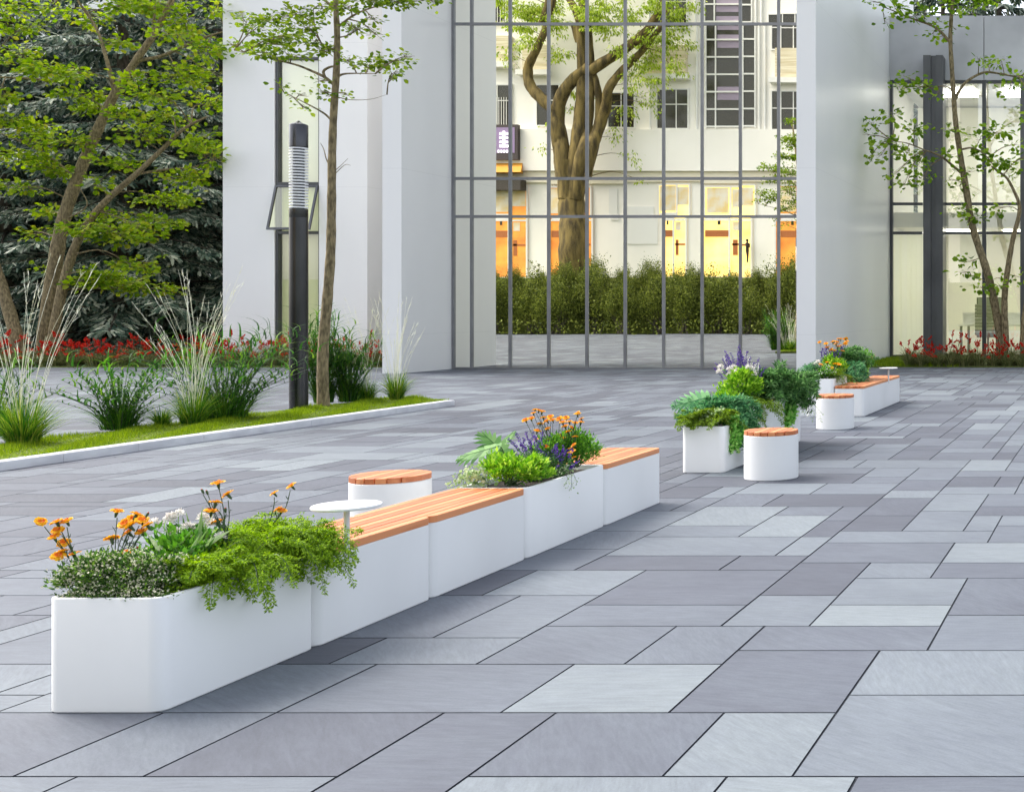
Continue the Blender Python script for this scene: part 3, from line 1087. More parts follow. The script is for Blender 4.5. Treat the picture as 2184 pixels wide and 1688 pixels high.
def carnation(mb, c, r, up):
    """ruffled flower head, outer ring yellow (0), inner ring orange (1), green calyx (2)"""
    c = np.asarray(c, float)
    up = unit(np.asarray(up, float))
    a0 = unit(np.cross(up, (0.3, 1, .2)))
    b0 = np.cross(up, a0)
    for ring, (rr, lift, mat, k) in enumerate(((1.0, .10, 0, 10), (.80, .20, 0, 8), (.50, .32, 1, 7))):
        for i in range(k):
            an = 2 * pi * (i + .5 * ring) / k + rng.uniform(-.15, .15)
            dr = a0 * cos(an) + b0 * sin(an)
            tn = -a0 * sin(an) + b0 * cos(an)
            R_ = r * rr * rng.uniform(.85, 1.1)
            w = R_ * .52
            z = r * lift
            base = c + up * (z * .2)
            tip = lambda u, e: base + dr * R_ * e + tn * w * u + up * (z + r * rng.uniform(-.10, .16))
            v = [base, base + dr * R_ * .45 + tn * w * .55 + up * z * .6, tip(.95, .82), tip(.4, 1.02), tip(-.1, .93), tip(-.5, 1.03), tip(-.95, .82), base + dr * R_ * .45 - tn * w * .55 + up * z * .6]
            mb.add(v, [(0, 1, 2, 3, 4), (0, 4, 5, 6, 7)], mat)
    mb.tube([c - up * r * .95, c - up * r * .5, c + up * r * .02], [r * .12, r * .22, r * .27], 6, 2)


def flower_plant(name, root, heads, r, label, group=None, buds=(), mats=None):
    """stalks from one root, one ruffled flower each (heads: world points)"""
    root = np.asarray(root, float)
    t = thing(name, root, label, 'flower', group)
    s = MB()
    for i, h in enumerate(list(heads) + list(buds)):
        h = np.asarray(h, float)
        up = unit((h - root) * np.array((1, 1, 1.2)) + rng.normal(0, .03, 3))
        end = h - up * r * .9
        mid = root * .45 + end * .55 + rng.normal(0, .012, 3)
        st = root + rng.normal(0, .008, 3)
        pts = spline([st, mid, end], 8)
        s.tube(pts, np.linspace(.0022, .0016, 8), 5, 0)
        # slim paired leaves
        for q in (2, 4, 5):
            D = np.array([unit(rng.normal(0, 1, 3) + np.array((0, 0, .8))) for _ in range(2)])
            scatter(s, T_LANCE, np.repeat(pts[q][None], 2, 0), D, rand_dirs(2), r * rng.uniform(.7, 1.5, 2), 0, 1.0)
    for h in buds:
        h = np.asarray(h, float)
        up = unit(h - root)
        s.tube([h - up * r * .8, h - up * r * .3, h], [r * .10, r * .20, r * .15], 6, 0)
        s.tube([h, h + up * r * .15], [r * .15, r * .02], 6, 1)
    s.build('stalks', [M['stem'], M['red_bud']], parent=t, base=root)
    for h in heads:
        f = MB()
        up = unit(np.array((rng.normal(0, .35), rng.normal(-.12, .3), 1.0)))
        carnation(f, h, r * rng.uniform(.85, 1.12), up)
        f.build('flower_head', mats or [M['petal_y'], M['petal_o'], M['stem']], parent=t, base=h)
    return t


def spikes(name, root, tips, label, mat, cat='flower', group=None, frac=.42, size=.011, wid=.011, leafn=40, leafmat=None):
    """lavender-like plant: one stalk per tip, florets up its top part, narrow leaves below"""
    root = np.asarray(root, float)
    t = thing(name, root, label, cat, group)
    s, fs_ = MB(), []
    for tip in tips:
        f = MB()
        tip = np.asarray(tip, float)
        st = root + np.array((rng.normal(0, .04), rng.normal(0, .05), 0))
        st = st * .75 + np.array((tip[0], tip[1], root[2])) * .25
        mid = st * .5 + tip * .5 + rng.normal(0, .008, 3)
        pts = spline([st, mid, tip], 10)
        s.tube(pts, np.linspace(.0022, .0012, 10), 4, 0)
        L = np.linalg.norm(tip - st)
        m = max(18, int(L * frac / size * 5))
        u = 1 - frac * rng.uniform(0, 1, m)
        P = np.stack([np.interp(u, np.linspace(0, 1, 10), pts[:, a]) for a in range(3)], 1)
        a = rng.uniform(0, 2 * pi, m)
        w = wid * (0.35 + .75 * np.sqrt(np.clip((1 - u) / frac, 0, 1)))
        dd = np.stack([np.cos(a), np.sin(a), np.full(m, .55)], 1)
        scatter(f, T_DIAM, P + dd * w[:, None] * .25, dd, rand_dirs(m), size * rng.uniform(.7, 1.3, m), 0, 1.6)
        fs_.append((f, P[0]))
        k = leafn // max(1, len(tips)) + 3
        u = rng.uniform(0.05, .65, k)
        P = np.stack([np.interp(u, np.linspace(0, 1, 10), pts[:, a]) for a in range(3)], 1)
        scatter(s, T_LANCE, P, rand_dirs(k, .1, 1), rand_dirs(k), .05 * rng.uniform(.6, 1.3, k), 0, .9)
    s.build('stalks', [leafmat or M['deep']], parent=t, base=root)
    for f, pb in fs_:
        f.build('flower_spike', [mat], parent=t, base=pb)
    return t


def clover(name, root, heads, r, label, group=None):
    root = np.asarray(root, float)
    t = thing(name, root, label, 'flower', group)
    s = MB()
    for h in heads:
        h = np.asarray(h, float)
        pts = spline([root + rng.normal(0, .01, 3), root * .4 + h * .6 + rng.normal(0, .01, 3), h], 7)
        s.tube(pts, .0018, 4, 0)
        k = 8
        scatter(s, T_OVAL, pts[rng.integers(1, 6, k)], rand_dirs(k, -.1, .8), rand_dirs(k, .4, 1), .035 * rng.uniform(.7, 1.3, k), 0, 1.4)
    s.build('stalks', [M['green']], parent=t, base=root)
    for h in heads:
        f = MB()
        k = 70
        d = rand_dirs(k, -.35, 1)
        scatter(f, T_DIAM, np.asarray(h) + d * r * .35, d, rand_dirs(k), r * rng.uniform(.55, .85, k), 0, .9)
        f.build('flower_head', [M['whitefl']], parent=t, base=h)
    return t


def trailing(name, root, ends, label, mat, leaf=.022, dens=90, group=None, rim=None, cat='ivy', curl=.02):
    """strands that leave the soil, cross the rim and hang"""
    root = np.asarray(root, float)
    mb = MB()
    for e in ends:
        e = np.asarray(e, float)
        st = root + rng.normal(0, .03, 3) * np.array((1, 1, .3))
        over = np.array((e[0] * .72 + st[0] * .28, e[1] * .6 + st[1] * .4, max(root[2], e[2]) + rng.uniform(.03, .09)))
        if rim is not None:
            over = np.array((rim[0] + rng.uniform(.0, .03), e[1] * .6 + st[1] * .4, rim[1] + rng.uniform(.012, .05)))
        pts = spline([st, (st + over) / 2 + np.array((0, 0, .03)), over, over * .35 + e * .65 + np.array((.015, 0, 0)), e], 18)
        pts = pts + rng.normal(0, curl * .15, pts.shape)
        mb.tube(pts, .0014, 3, 1, cap=False)
        L = np.linalg.norm(np.diff(pts, axis=0), axis=1).sum()
        m = int(dens * L / .4)
        u = rng.uniform(.05, 1, m)
        P = np.stack([np.interp(u, np.linspace(0, 1, 18), pts[:, a]) for a in range(3)], 1) + rng.normal(0, curl, (m, 3))
        D = rand_dirs(m, -.9, .5)
        scatter(mb, T_ROUND, P, D, rand_dirs(m) + np.array((.8, -.8, .6)), leaf * rng.uniform(.55, 1.25, m), 0, 1.15)
    return tag(mb.build(name, [mat, M['stem']], base=root), label, cat, group)


def cut_leaf(name, root, leaves, label, mat, cat='plant', group=None, nf=9, narrow=.16):
    """large leaves cut into fingers: leaves = (centre, axis, length, normal)"""
    root = np.asarray(root, float)
    t = thing(name, root, label, cat, group)
    s = MB()
    for (c, ax, L, nn) in leaves:
        c, ax, nn = np.asarray(c, float), unit(np.asarray(ax, float)), unit(np.asarray(nn, float))
        stem = c - ax * L * .45
        s.tube(spline([root, root * .4 + stem * .6 + np.array((0, 0, .05)), stem], 8), .0035, 5, 0)
    s.build('stalks', [M['stem']], parent=t, base=root)
    for (c, ax, L, nn) in leaves:
        c, ax, nn = np.asarray(c, float), unit(np.asarray(ax, float)), unit(np.asarray(nn, float))
        sd = unit(np.cross(ax, nn))
        nn = np.cross(sd, ax)
        f = MB()
        st = c - ax * L * .45
        for sg in (-1, 1):
            for k in range(nf):
                u = (k + .3) / nf
                p = st + ax * L * .9 * u
                wl_ = L * .52 * math.sin(pi * (0.14 + .80 * u)) ** .8
                d = unit(sd * sg * (1.05 - .75 * u) + ax * (.1 + .9 * u))
                q = p + d * wl_ - nn * wl_ * .22
                h = L * narrow * .42
                v = [p - ax * h, p + d * wl_ * .55 - ax * h * .95 - nn * wl_ * .05, q - ax * h * .1, p + d * wl_ * .6 + ax * h * .75 - nn * wl_ * .05, p + ax * h]
                f.add(v, [(0, 1, 2, 3, 4) if sg > 0 else (4, 3, 2, 1, 0)])
        f.tube([st, c + ax * L * .48], [.004, .0012], 4, 0)
        f.build('leaf', [mat], parent=t, base=st)
    return t


def crop(x, y, ox, oy, s):
    return ((ox + x / s) / 1.0458, (oy + y / s) / 1.0458)
def wc(x, y, ox, oy, s, Y):
    a, b_ = crop(x, y, ox, oy, s)
    return W(a, b_, Y)

# ---------------- planter 1 (nearest)
ZT = .457
GP = 'plants in the nearest planter'
FL = (M['cream_fl'], 3400, .0115, T_DIAM)
bush('heath_bush', (-4.13, 5.03, ZT + .035), (.165, .15, .125), 5600, .020, M['heath'], 'dark heath bush with cream florets spilling over the front left corner of the nearest planter', 'shrub', T_OVAL, 44, .22, .5, GP, FL)
bush('heath_bush', (-3.965, 5.08, ZT + .04), (.145, .16, .12), 5200, .020, M['heath'], 'dark heath bush with cream florets between the corner bush and the fern, nearest planter', 'shrub', T_OVAL, 40, .22, .5, GP, FL)
bush('heath_bush', (-4.04, 4.955, ZT + .005), (.215, .06, .06), 2600, .016, M['heath'], 'low heath bush hanging along the front rim of the nearest planter', 'shrub', T_OVAL, 26, .28, .3, GP, (M['cream_fl'], 1500, .011, T_DIAM))
C5 = (50, 1050, 4.368)
C6 = (400, 1030, 3.64)
h1 = [wc(x, y, *C5, 5.02 + d) for x, y, d in ((182, 495, 0), (335, 500, .03), (430, 490, .05), (345, 580, .02), (310, 645, 0), (405, 700, .04), (390, 785, .02), (350, 830, 0), (500, 815, .05))]
flower_plant('orange_flower', wc(590, 900, *C5, 5.06) - np.array((0, 0, .05)), h1, .025, 'bunch of yellow-orange flowers leaning left over the front corner of the nearest planter', 'orange flowers')
h2 = [wc(x, y, *C5, 5.16 + d) for x, y, d in ((920, 395, 0), (1000, 515, .03), (1050, 540, .0), (1110, 425, .05), (1165, 480, .03), (1220, 530, .02), (1035, 600, .04), (870, 660, 0), (1000, 805, -.06), (800, 855, -.05), (1160, 590, .03), (1085, 470, .06))]
flower_plant('orange_flower', wc(885, 940, *C5, 5.16) - np.array((0, 0, .05)), h2, .027, 'dense bunch of orange flowers above the heath in the middle of the nearest planter', 'orange flowers', [wc(1225, 405, *C5, 5.2), wc(1120, 740, *C5, 5.12)])
h3 = [wc(x, y, *C5, 5.42 + d) for x, y, d in ((1905, 120, 0), (2000, 230, .02), (1880, 310, -.02), (1840, 390, 0), (1900, 500, .03))]
flower_plant('orange_flower', wc(2010, 560, *C5, 5.42) - np.array((0, 0, .06)), h3, .027, 'tall bunch of orange flowers with red buds behind the yellow-green fern of the nearest planter', 'orange flowers', [wc(1745, 178, *C5, 5.42), wc(1790, 190, *C5, 5.44), wc(1975, 360, *C5, 5.4)])
h4 = [wc(x, y, *C6, 5.72) for x, y in ((770, 255), (910, 195), (800, 385), (830, 395))]
flower_plant('orange_flower', wc(740, 450, *C6, 5.72) - np.array((0, 0, .04)), h4, .021, 'two small yellow flowers on thin stalks at the far end of the nearest planter', 'orange flowers')
hc = [wc(x, y, *C5, 5.4 + .02 * (k % 3)) for k, (x, y) in enumerate(((1420, 490), (1520, 420), (1470, 590), (1610, 540), (1760, 450), (1500, 700), (1290, 500), (1440, 450), (1840, 510), (1935, 640), (1690, 560)))]
clover('clover', wc(1530, 760, *C5, 5.42), hc, .026, 'white clover flowers between the orange flowers and the fern in the nearest planter', GP)
bush('leafy_plant', (-4.05, 5.36, ZT + .06), (.17, .22, .12), 1300, .036, M['green'], 'fresh green leafy plant under the white clover in the nearest planter', 'plant', T_OVAL, 14, .4, .5, GP)
mb = MB()
k = 46
P0 = np.array((-4.06, 5.40, ZT + .06)) + rng.normal(0, .05, (k, 3)) * np.array((1, 1, .2))
scatter(mb, T_LANCE, P0, np.stack([rng.normal(0, 1, k), rng.normal(0, .6, k), rng.uniform(.5, 1.2, k)], 1), rand_dirs(k, .2, 1), rng.uniform(.14, .24, k), 0, .9)
tag(mb.build('striped_leaf_plant', [M['varieg']], base=(-4.06, 5.40, ZT)), 'cream-striped narrow-leaved plant behind the white clover in the nearest planter', 'plant', GP)
FK = dict(leaf=.0135, group=GP, npin=26, perpin=8, wid=.95, pin=.30)
fern('asparagus_fern', (-3.89, 5.24, ZT + .05), 70, .20, M['fern'], 'feathery yellow-green fern hanging over the right rim beside the heath of the nearest planter', az=(-130, 60), el=(5, 62), droop=.62, spread=.055, **FK)
fern('asparagus_fern', (-3.91, 5.43, ZT + .06), 80, .23, M['fern'], 'feathery yellow-green fern in the middle of the right rim of the nearest planter', az=(-130, 70), el=(0, 62), droop=.80, spread=.07, **FK)
fern('asparagus_fern', (-3.95, 5.66, ZT + .09), 84, .255, M['fern'], 'feathery yellow-green fern mounded highest at the far end of the nearest planter', az=(-120, 120), el=(5, 72), droop=.80, spread=.075, **FK)
fern('asparagus_fern', (-3.86, 5.80, ZT + .05), 52, .26, M['fern'], 'feathery yellow-green fern trailing onto the end of the nearest wooden bench', az=(-80, 75), el=(0, 50), droop=.72, spread=.045, **FK)

# ---------------- planter 2 (front row, second)
C7 = (950, 880, 3.971)
GP = 'plants in the lavender planter of the front row'
bush('lime_shrub', (-4.0, 8.12, ZT + .06), (.215, .20, .135), 2100, .042, M['lime'], 'lime-green leafy shrub at the near end of the lavender planter', 'shrub', T_OVAL, 34, .22, .8, GP)
bush('lime_shrub', (-3.92, 8.30, ZT + .035), (.13, .12, .09), 800, .040, M['lime'], 'lime-green leafy shrub low against the rim beside the lavender', 'shrub', T_OVAL, 18, .22, .8, GP)
lt = [wc(x, y, *C7, 8.45 + .05 * (i % 6)) for i, (x, y) in enumerate(((795, 340), (725, 390), (775, 420), (860, 380), (905, 395), (950, 335), (965, 360), (1000, 400), (880, 470), (915, 450), (1040, 440), (1105, 360), (1165, 430), (1150, 460), (1180, 480), (1220, 450), (985, 440), (1020, 500), (840, 440), (750, 480), (700, 470), (1045, 480), (1125, 510), (1295, 470), (1250, 490), (880, 330), (1020, 330), (1190, 560), (1130, 530), (1075, 420)))]
spikes('lavender', (-4.0, 8.55, ZT + .02), lt, 'purple lavender rising in the middle of the second planter of the front row', M['lav'], group=GP, frac=.34, size=.0105, wid=.012, leafn=260)
lt = [wc(x, y, *C7, 8.48 + .04 * (i % 6)) for i, (x, y) in enumerate(((1000, 480), (1040, 500), (1150, 440), (1170, 500), (1130, 560), (1200, 590), (1180, 620), (1240, 520), (1020, 560), (960, 520), (1090, 500), (1300, 610), (1350, 590), (1290, 490), (1220, 480), (980, 470), (1060, 540), (1110, 480)))]
spikes('lavender', (-3.90, 8.56, ZT - .02), lt, 'purple lavender against the right rim of the second planter of the front row', M['lav'], group=GP, frac=.40, size=.0115, wid=.014, leafn=260)
o1 = [wc(x, y, *C7, 8.75 + .04 * (i % 4)) for i, (x, y) in enumerate(((1000, 140), (950, 165), (880, 225), (930, 210), (1040, 205), (1070, 230), (1100, 195), (1010, 260), (1075, 300), (985, 320), (1180, 215), (975, 400), (1080, 400), (1120, 225), (965, 135), (1025, 150)))]
flower_plant('orange_flower', (-4.02, 8.78, ZT), o1, .024, 'tall orange flowers at the left of the crown of flowers above the lavender planter', 'orange flowers')
o2 = [wc(x, y, *C7, 8.8 + .04 * (i % 4)) for i, (x, y) in enumerate(((1340, 170), (1375, 215), (1320, 250), (1240, 205), (1270, 240), (1230, 280), (1290, 295), (1370, 245), (1210, 245), (1345, 160), (1260, 330), (1180, 360), (1320, 375), (1215, 385)))]
flower_plant('orange_flower', (-3.98, 8.84, ZT), o2, .024, 'tall orange flowers at the right of the crown of flowers above the lavender planter', 'orange flowers')
o3 = [wc(x, y, *C7, 8.6 + .04 * (i % 4)) for i, (x, y) in enumerate(((1060, 460), (1150, 490), (1310, 445), (1280, 480), (1300, 500), (1275, 520), (1310, 555), (1180, 530)))]
flower_plant('orange_flower', (-3.92, 8.66, ZT), o3, .022, 'low orange flowers scattered among the lavender stalks', 'orange flowers')
bush('green_shrub', (-3.96, 8.96, ZT + .09), (.19, .20, .17), 3600, .028, M['green'], 'dense green shrub at the far end of the lavender planter, spilling onto the bench', 'shrub', T_OVAL, 40, .25, .5, GP)
bush('green_shrub', (-4.02, 8.70, ZT + .11), (.13, .16, .16), 1500, .028, M['green'], 'green shrub under the tall orange flowers of the lavender planter', 'shrub', T_OVAL, 26, .28, .5, GP)
cut_leaf('fan_palm', (-4.12, 8.35, ZT), [(wc(600, 430, *C7, 8.45), (-.55, .1, .45), .24, (.2, -.5, .9)), (wc(480, 500, *C7, 8.3), (-.9, -.1, -.25), .28, (.1, -.4, .9)), (wc(690, 410, *C7, 8.6), (.4, .3, .5), .17, (-.2, -.4, .9))], 'fan-shaped green leaves arching left out of the lavender planter', M['deep'], 'plant', GP, 8, .2)
trailing('pale_ivy', (-4.12, 8.05, ZT), [wc(x, y, *C7, 7.93 + .03 * (i % 3)) for i, (x, y) in enumerate(((210, 795), (260, 800), (300, 770), (350, 740), (420, 790), (330, 800), (400, 700)))], 'pale variegated ivy creeping left from the lavender planter over the bench', M['pale_ivy'], .022, 70, GP)
trailing('pale_ivy', (-3.88, 8.5, ZT - .02), [np.array((-3.783, 8.42, .395)), np.array((-3.785, 8.62, .375)), np.array((-3.785, 8.5, .35))], 'thin pale ivy looping down the side of the lavender planter', M['pale_ivy'], .012, 50, GP, (RX1, ZT))

# ---------------- middle pair M1 / M2
C8 = (1490, 760, 6.494)
GP = 'plants in the middle planters'
ZA, ZB = .457, .575
fern('olive_fern', (-4.16, 12.28, ZA + .06), 40, .21, M['olive'], 'olive feathery fern at the front left of the low middle planter', az=(100, 330), el=(0, 75), droop=.6, spread=.07, leaf=.024, group=GP, npin=18, perpin=6, wid=.9)
fern('olive_fern', (-4.0, 12.32, ZA + .06), 30, .22, M['olive'], 'olive feathery fern above the front rim of the low middle planter', az=(180, 360), el=(5, 80), droop=.6, spread=.07, leaf=.024, group=GP, npin=18, perpin=6, wid=.9)
cut_leaf('monstera', (-4.2, 12.62, ZA), [(wc(360, 870, *C8, 12.55), (-.95, -.1, -.25), .36, (-.1, -.85, .55))], 'large slashed blue-green leaf sticking out left of the middle planters', M['blue'], 'plant', GP, 9, .15)
fern('blue_fern', (-4.05, 12.62, ZA + .15), 46, .36, M['blue'], 'blue-green feathery fern spreading over the low middle planter', az=(-170, 60), el=(0, 70), droop=.62, spread=.10, leaf=.045, group=GP, npin=20, pin=.27, perpin=5, tmpl=T_LANCE, wid=2.0)
fern('blue_fern', (-3.90, 12.72, ZA + .03), 16, .30, M['blue'], 'blue-green fern hanging between the ivy and the drum stool', az=(-110, -10), el=(-30, 20), droop=.8, spread=.05, leaf=.045, group=GP, npin=20, pin=.28, perpin=5, tmpl=T_LANCE, wid=2.0)
ends = [wc(x + rng.uniform(-50, 50), y + rng.uniform(-40, 40), *C8, 12.28 + rng.uniform(0, .25)) for x, y in ((850, 1300), (900, 1400), (950, 1500), (960, 1600), (1000, 1450), (1040, 1350), (880, 1480), (940, 1380), (1000, 1560), (830, 1250), (900, 1550), (970, 1300), (1030, 1250), (1050, 1450))]
for e in ends: e[0] = max(e[0], -3.862)
trailing('ivy', (-3.98, 12.40, ZA + .04), ends, 'bright green ivy cascading down the right side of the low middle planter', M['ivy'], .036, 210, GP, (-3.87, ZA))
trailing('pale_ivy', (-4.02, 12.25, ZA + .03), [wc(x, y, *C8, 12.2) for x, y in ((340, 1135), (480, 1130), (700, 1120), (760, 1100), (800, 1140))], 'pale ivy sprigs along the front rim of the low middle planter', M['pale_ivy'], .028, 46, GP, cat='ivy')
bush('lime_shrub', (-4.10, 13.40, ZB + .18), (.20, .22, .20), 1700, .052, M['lime'], 'lime-green shrub heaped at the near end of the tall middle planter', 'shrub', T_OVAL, 36, .24, .7, GP)
bush('lime_shrub', (-4.14, 13.15, ZB + .02), (.18, .16, .15), 900, .05, M['lime'], 'lime-green shrub hanging between the two middle planters', 'shrub', T_OVAL, 22, .24, .6, GP)
tips = [wc(x, y, *C8, 13.45 + .06 * (i % 7)) for i, (x, y) in enumerate(((820, 145), (850, 200), (900, 170), (780, 260), (1025, 65), (1005, 120), (1040, 150), (985, 260), (1145, 150), (1090, 220), (1190, 230), (1120, 270), (1320, 250), (1245, 320), (680, 320), (665, 395), (730, 330), (910, 290), (955, 345), (1050, 370), (1330, 360), (1405, 380), (830, 280), (870, 230), (1010, 180), (1020, 100), (1060, 200), (800, 380)))]
spikes('lavender', (-4.10, 13.6, ZB + .1), tips, 'purple lavender spikes on top of the tall middle planter', M['lav'], group=GP, frac=.40, size=.0125, wid=.015, leafn=240)
tips = [wc(x, y, *C8, 13.6 + .06 * (i % 5)) for i, (x, y) in enumerate(((1130, 200), (1165, 250), (1080, 260), (1300, 300), (1250, 350), (1200, 290), (790, 230), (1285, 330)))]
spikes('white_lavender', (-4.03, 13.7, ZB + .12), tips, 'white flower spikes among the lavender of the tall middle planter', M['whitefl'], group=GP, frac=.40, size=.013, wid=.016, leafn=40)
hc = [wc(x, y, *C8, 13.35 + .05 * (i % 4)) for i, (x, y) in enumerate(((760, 385), (740, 450), (890, 410), (950, 385), (1000, 440), (1160, 390), (1215, 410), (1235, 480), (1055, 640), (880, 495), (920, 430)))]
clover('clover', (-4.06, 13.45, ZB + .16), hc, .040, 'white clover flowers at the foot of the lavender in the tall middle planter', GP)
fern('dark_fern', (-4.02, 14.05, ZB + .17), 64, .43, M['deep'], 'dark green fern arching over the middle of the tall middle planter', az=(-150, 60), el=(0, 70), droop=.55, spread=.12, leaf=.06, group=GP, npin=20, pin=.24, perpin=5, tmpl=T_LANCE, wid=2.0)
fern('dark_fern', (-3.98, 14.65, ZB + .13), 50, .40, M['deep'], 'dark green fern at the far end of the tall middle planter', az=(-130, 80), el=(0, 70), droop=.55, spread=.12, leaf=.06, group=GP, npin=20, pin=.24, perpin=5, tmpl=T_LANCE, wid=2.0)
bush('green_shrub', (-4.08, 14.3, ZB + .08), (.2, .5, .22), 1800, .045, M['green'], 'green shrub filling the tall middle planter under the ferns', 'shrub', T_OVAL, 34, .3, .5, GP)
fern('olive_fern', (-3.92, 13.35, ZB + .02), 20, .30, M['olive'], 'olive fern drooping over the side of the tall middle planter', az=(-100, 30), el=(-20, 50), droop=.75, spread=.09, leaf=.024, group=GP, npin=18, perpin=6, wid=.9)
ends = [wc(x + rng.uniform(-40, 40), y + rng.uniform(-50, 50), *C8, 14.35 + rng.uniform(0, .3)) for x, y in ((1600, 1000), (1650, 1100), (1700, 1200), (1750, 1150), (1600, 1150), (1680, 1230), (1760, 1050), (1790, 1180), (1720, 1000), (1650, 950), (1560, 1050), (1800, 1000), (1520, 1100))]
for e in ends: e[0] = max(e[0], -3.862)
trailing('ivy', (-4.0, 14.55, ZB + .06), ends, 'bright green ivy cascading behind the drum stool from the tall middle planter', M['ivy'], .042, 190, GP, (-3.87, ZB))
tips = [wc(x, y, *C8, 15.0) for x, y in ((1890, 700), (1930, 760), (1960, 700), (1850, 720), (1980, 800), (1750, 600), (1800, 620))]
spikes('lavender', (-4.0, 14.95, ZB), tips, 'thin lavender at the far right end of the tall middle planter', M['lav'], group=GP, frac=.35, size=.017, wid=.02, leafn=60)
fern('olive_fern', (-3.98, 14.98, ZB + .04), 22, .40, M['fern'], 'yellow-green fern sticking out right at the far end of the tall middle planter', az=(-70, 40), el=(-10, 40), droop=.5, spread=.06, leaf=.018, group=GP, npin=16, perpin=5)

# ---------------- far planters F1 / F2
C9 = (1770, 730, 7.673)
GP = 'plants in the far planters'
ZF, ZG = .566, .65
bush('green_shrub', (-4.5, 18.85, ZF + .04), (.22, .26, .15), 1300, .04, M['green'], 'green shrub along the front rim of the far tall planter', 'shrub', T_OVAL, 24, .3, .4, GP, (M['whitefl'], 260, .026, T_DIAM))
of = [wc(x, y, *C9, 18.85 + .05 * (i % 4)) for i, (x, y) in enumerate(((460, 635), (510, 670), (570, 600), (530, 730), (640, 700), (700, 630), (760, 625), (600, 845), (780, 640), (640, 720), (350, 690)))]
flower_plant('orange_flower', (-4.48, 18.95, ZF), of, .036, 'small orange flowers above the front rim of the far tall planter', 'orange flowers')
hw = [wc(x, y, *C9, 18.8 + .05 * (i % 4)) for i, (x, y) in enumerate(((330, 640), (380, 620), (350, 720), (420, 700), (480, 740), (300, 700), (410, 590), (700, 760), (660, 790), (450, 660), (560, 680)))]
clover('clover', (-4.52, 18.9, ZF), hw, .040, 'white flowers at the left of the far tall planter', GP)
fern('olive_fern', (-4.33, 18.92, ZF + .02), 40, .27, M['olive'], 'olive fern mound where the far tall planter meets the bench', az=(-140, 60), el=(-10, 75), droop=.65, spread=.06, leaf=.02, group=GP, npin=15, perpin=5)
op = [wc(x, y, *C9, 19.2 + .06 * (i % 4)) for i, (x, y) in enumerate(((440, 255), (550, 280), (660, 250), (690, 245), (770, 200), (800, 200), (885, 200), (905, 245), (720, 290), (580, 340), (800, 315), (695, 395), (830, 405), (640, 380), (750, 330), (560, 350), (740, 250), (880, 280)))]
flower_plant('orange_flower', (-4.46, 19.25, ZF), op, .038, 'tall orange flowers standing above the far tall planter', 'orange flowers')
tips = [wc(x, y, *C9, 19.2 + .05 * (i % 4)) for i, (x, y) in enumerate(((500, 360), (460, 420), (600, 400), (620, 380), (560, 420), (540, 330), (680, 430), (630, 450), (850, 300), (740, 400)))]
spikes('lavender', (-4.5, 19.2, ZF), tips, 'pale lavender below the tall orange flowers of the far planter', M['lav'], group=GP, frac=.4, size=.022, wid=.028, leafn=60)
bush('lime_shrub', (-4.42, 19.2, ZF + .16), (.20, .22, .15), 800, .06, M['lime'], 'lime-green shrub in the middle of the far tall planter', 'shrub', T_OVAL, 18, .3, .6, GP)
fern('blue_fern', (-4.55, 18.9, ZF + .12), 24, .3, M['blue'], 'blue-green fern leaning left over the far tall planter', az=(90, 270), el=(5, 60), droop=.5, spread=.06, leaf=.04, group=GP, npin=15, pin=.25, perpin=4, tmpl=T_LANCE, wid=1.3)
fern('blue_fern', (-4.36, 19.95, ZG + .08), 26, .36, M['blue'], 'blue-green fern hanging in front of the farthest planter', az=(-130, -20), el=(-25, 30), droop=.8, spread=.06, leaf=.06, group=GP, npin=18, pin=.3, perpin=5, tmpl=T_LANCE, wid=2.2)
fern('dark_fern', (-4.46, 20.15, ZG + .16), 46, .44, M['deep'], 'mid-green fern arching over the farthest planter', az=(-150, 60), el=(5, 75), droop=.55, spread=.09, leaf=.06, group=GP, npin=18, pin=.26, perpin=5, tmpl=T_LANCE, wid=2.0)
bush('green_shrub', (-4.30, 20.55, ZG + .06), (.22, .34, .26), 1700, .048, M['green'], 'rounded green shrub overhanging the far bench', 'shrub', T_OVAL, 30, .3, .4, GP)
flower_plant('orange_flower', (-4.25, 20.7, ZG + .1), [wc(1340, 510, *C9, 20.6), wc(1325, 530, *C9, 20.6), wc(1365, 505, *C9, 20.65)], .04, 'single orange flower cluster on a stalk at the right of the farthest planter', 'orange flowers')
trailing('ivy', (-4.34, 20.6, ZG), [np.array((-4.22, 20.3 + .1 * q, .48 + .02 * (q % 3))) for q in range(6)], 'short ivy hanging from the farthest planter onto the bench', M['ivy'], .045, 40, GP)

# ================================================================== PLANTS IN THE GRASS STRIP
M['tussock'] = leaf_mat('tussock_blade', [(0.018, 0.086, 0.01), (0.049, 0.159, 0.012), (0.147, 0.269, 0.018), (0.367, 0.404, 0.061)], .35)
M['straw'] = leaf_mat('straw_stalk', [(0.72, 0.71, 0.52), (0.86, 0.85, 0.76), (0.62, 0.62, 0.38)], .2)
M['cane'] = leaf_mat('cane_leaf', [(0.016, 0.05, 0.008), (0.035, 0.13, 0.012), (0.07, 0.22, 0.018), (0.19, 0.32, 0.035)], .35)
GS = 'clumps of ornamental grass in the kerbed strip'
ZS = .085


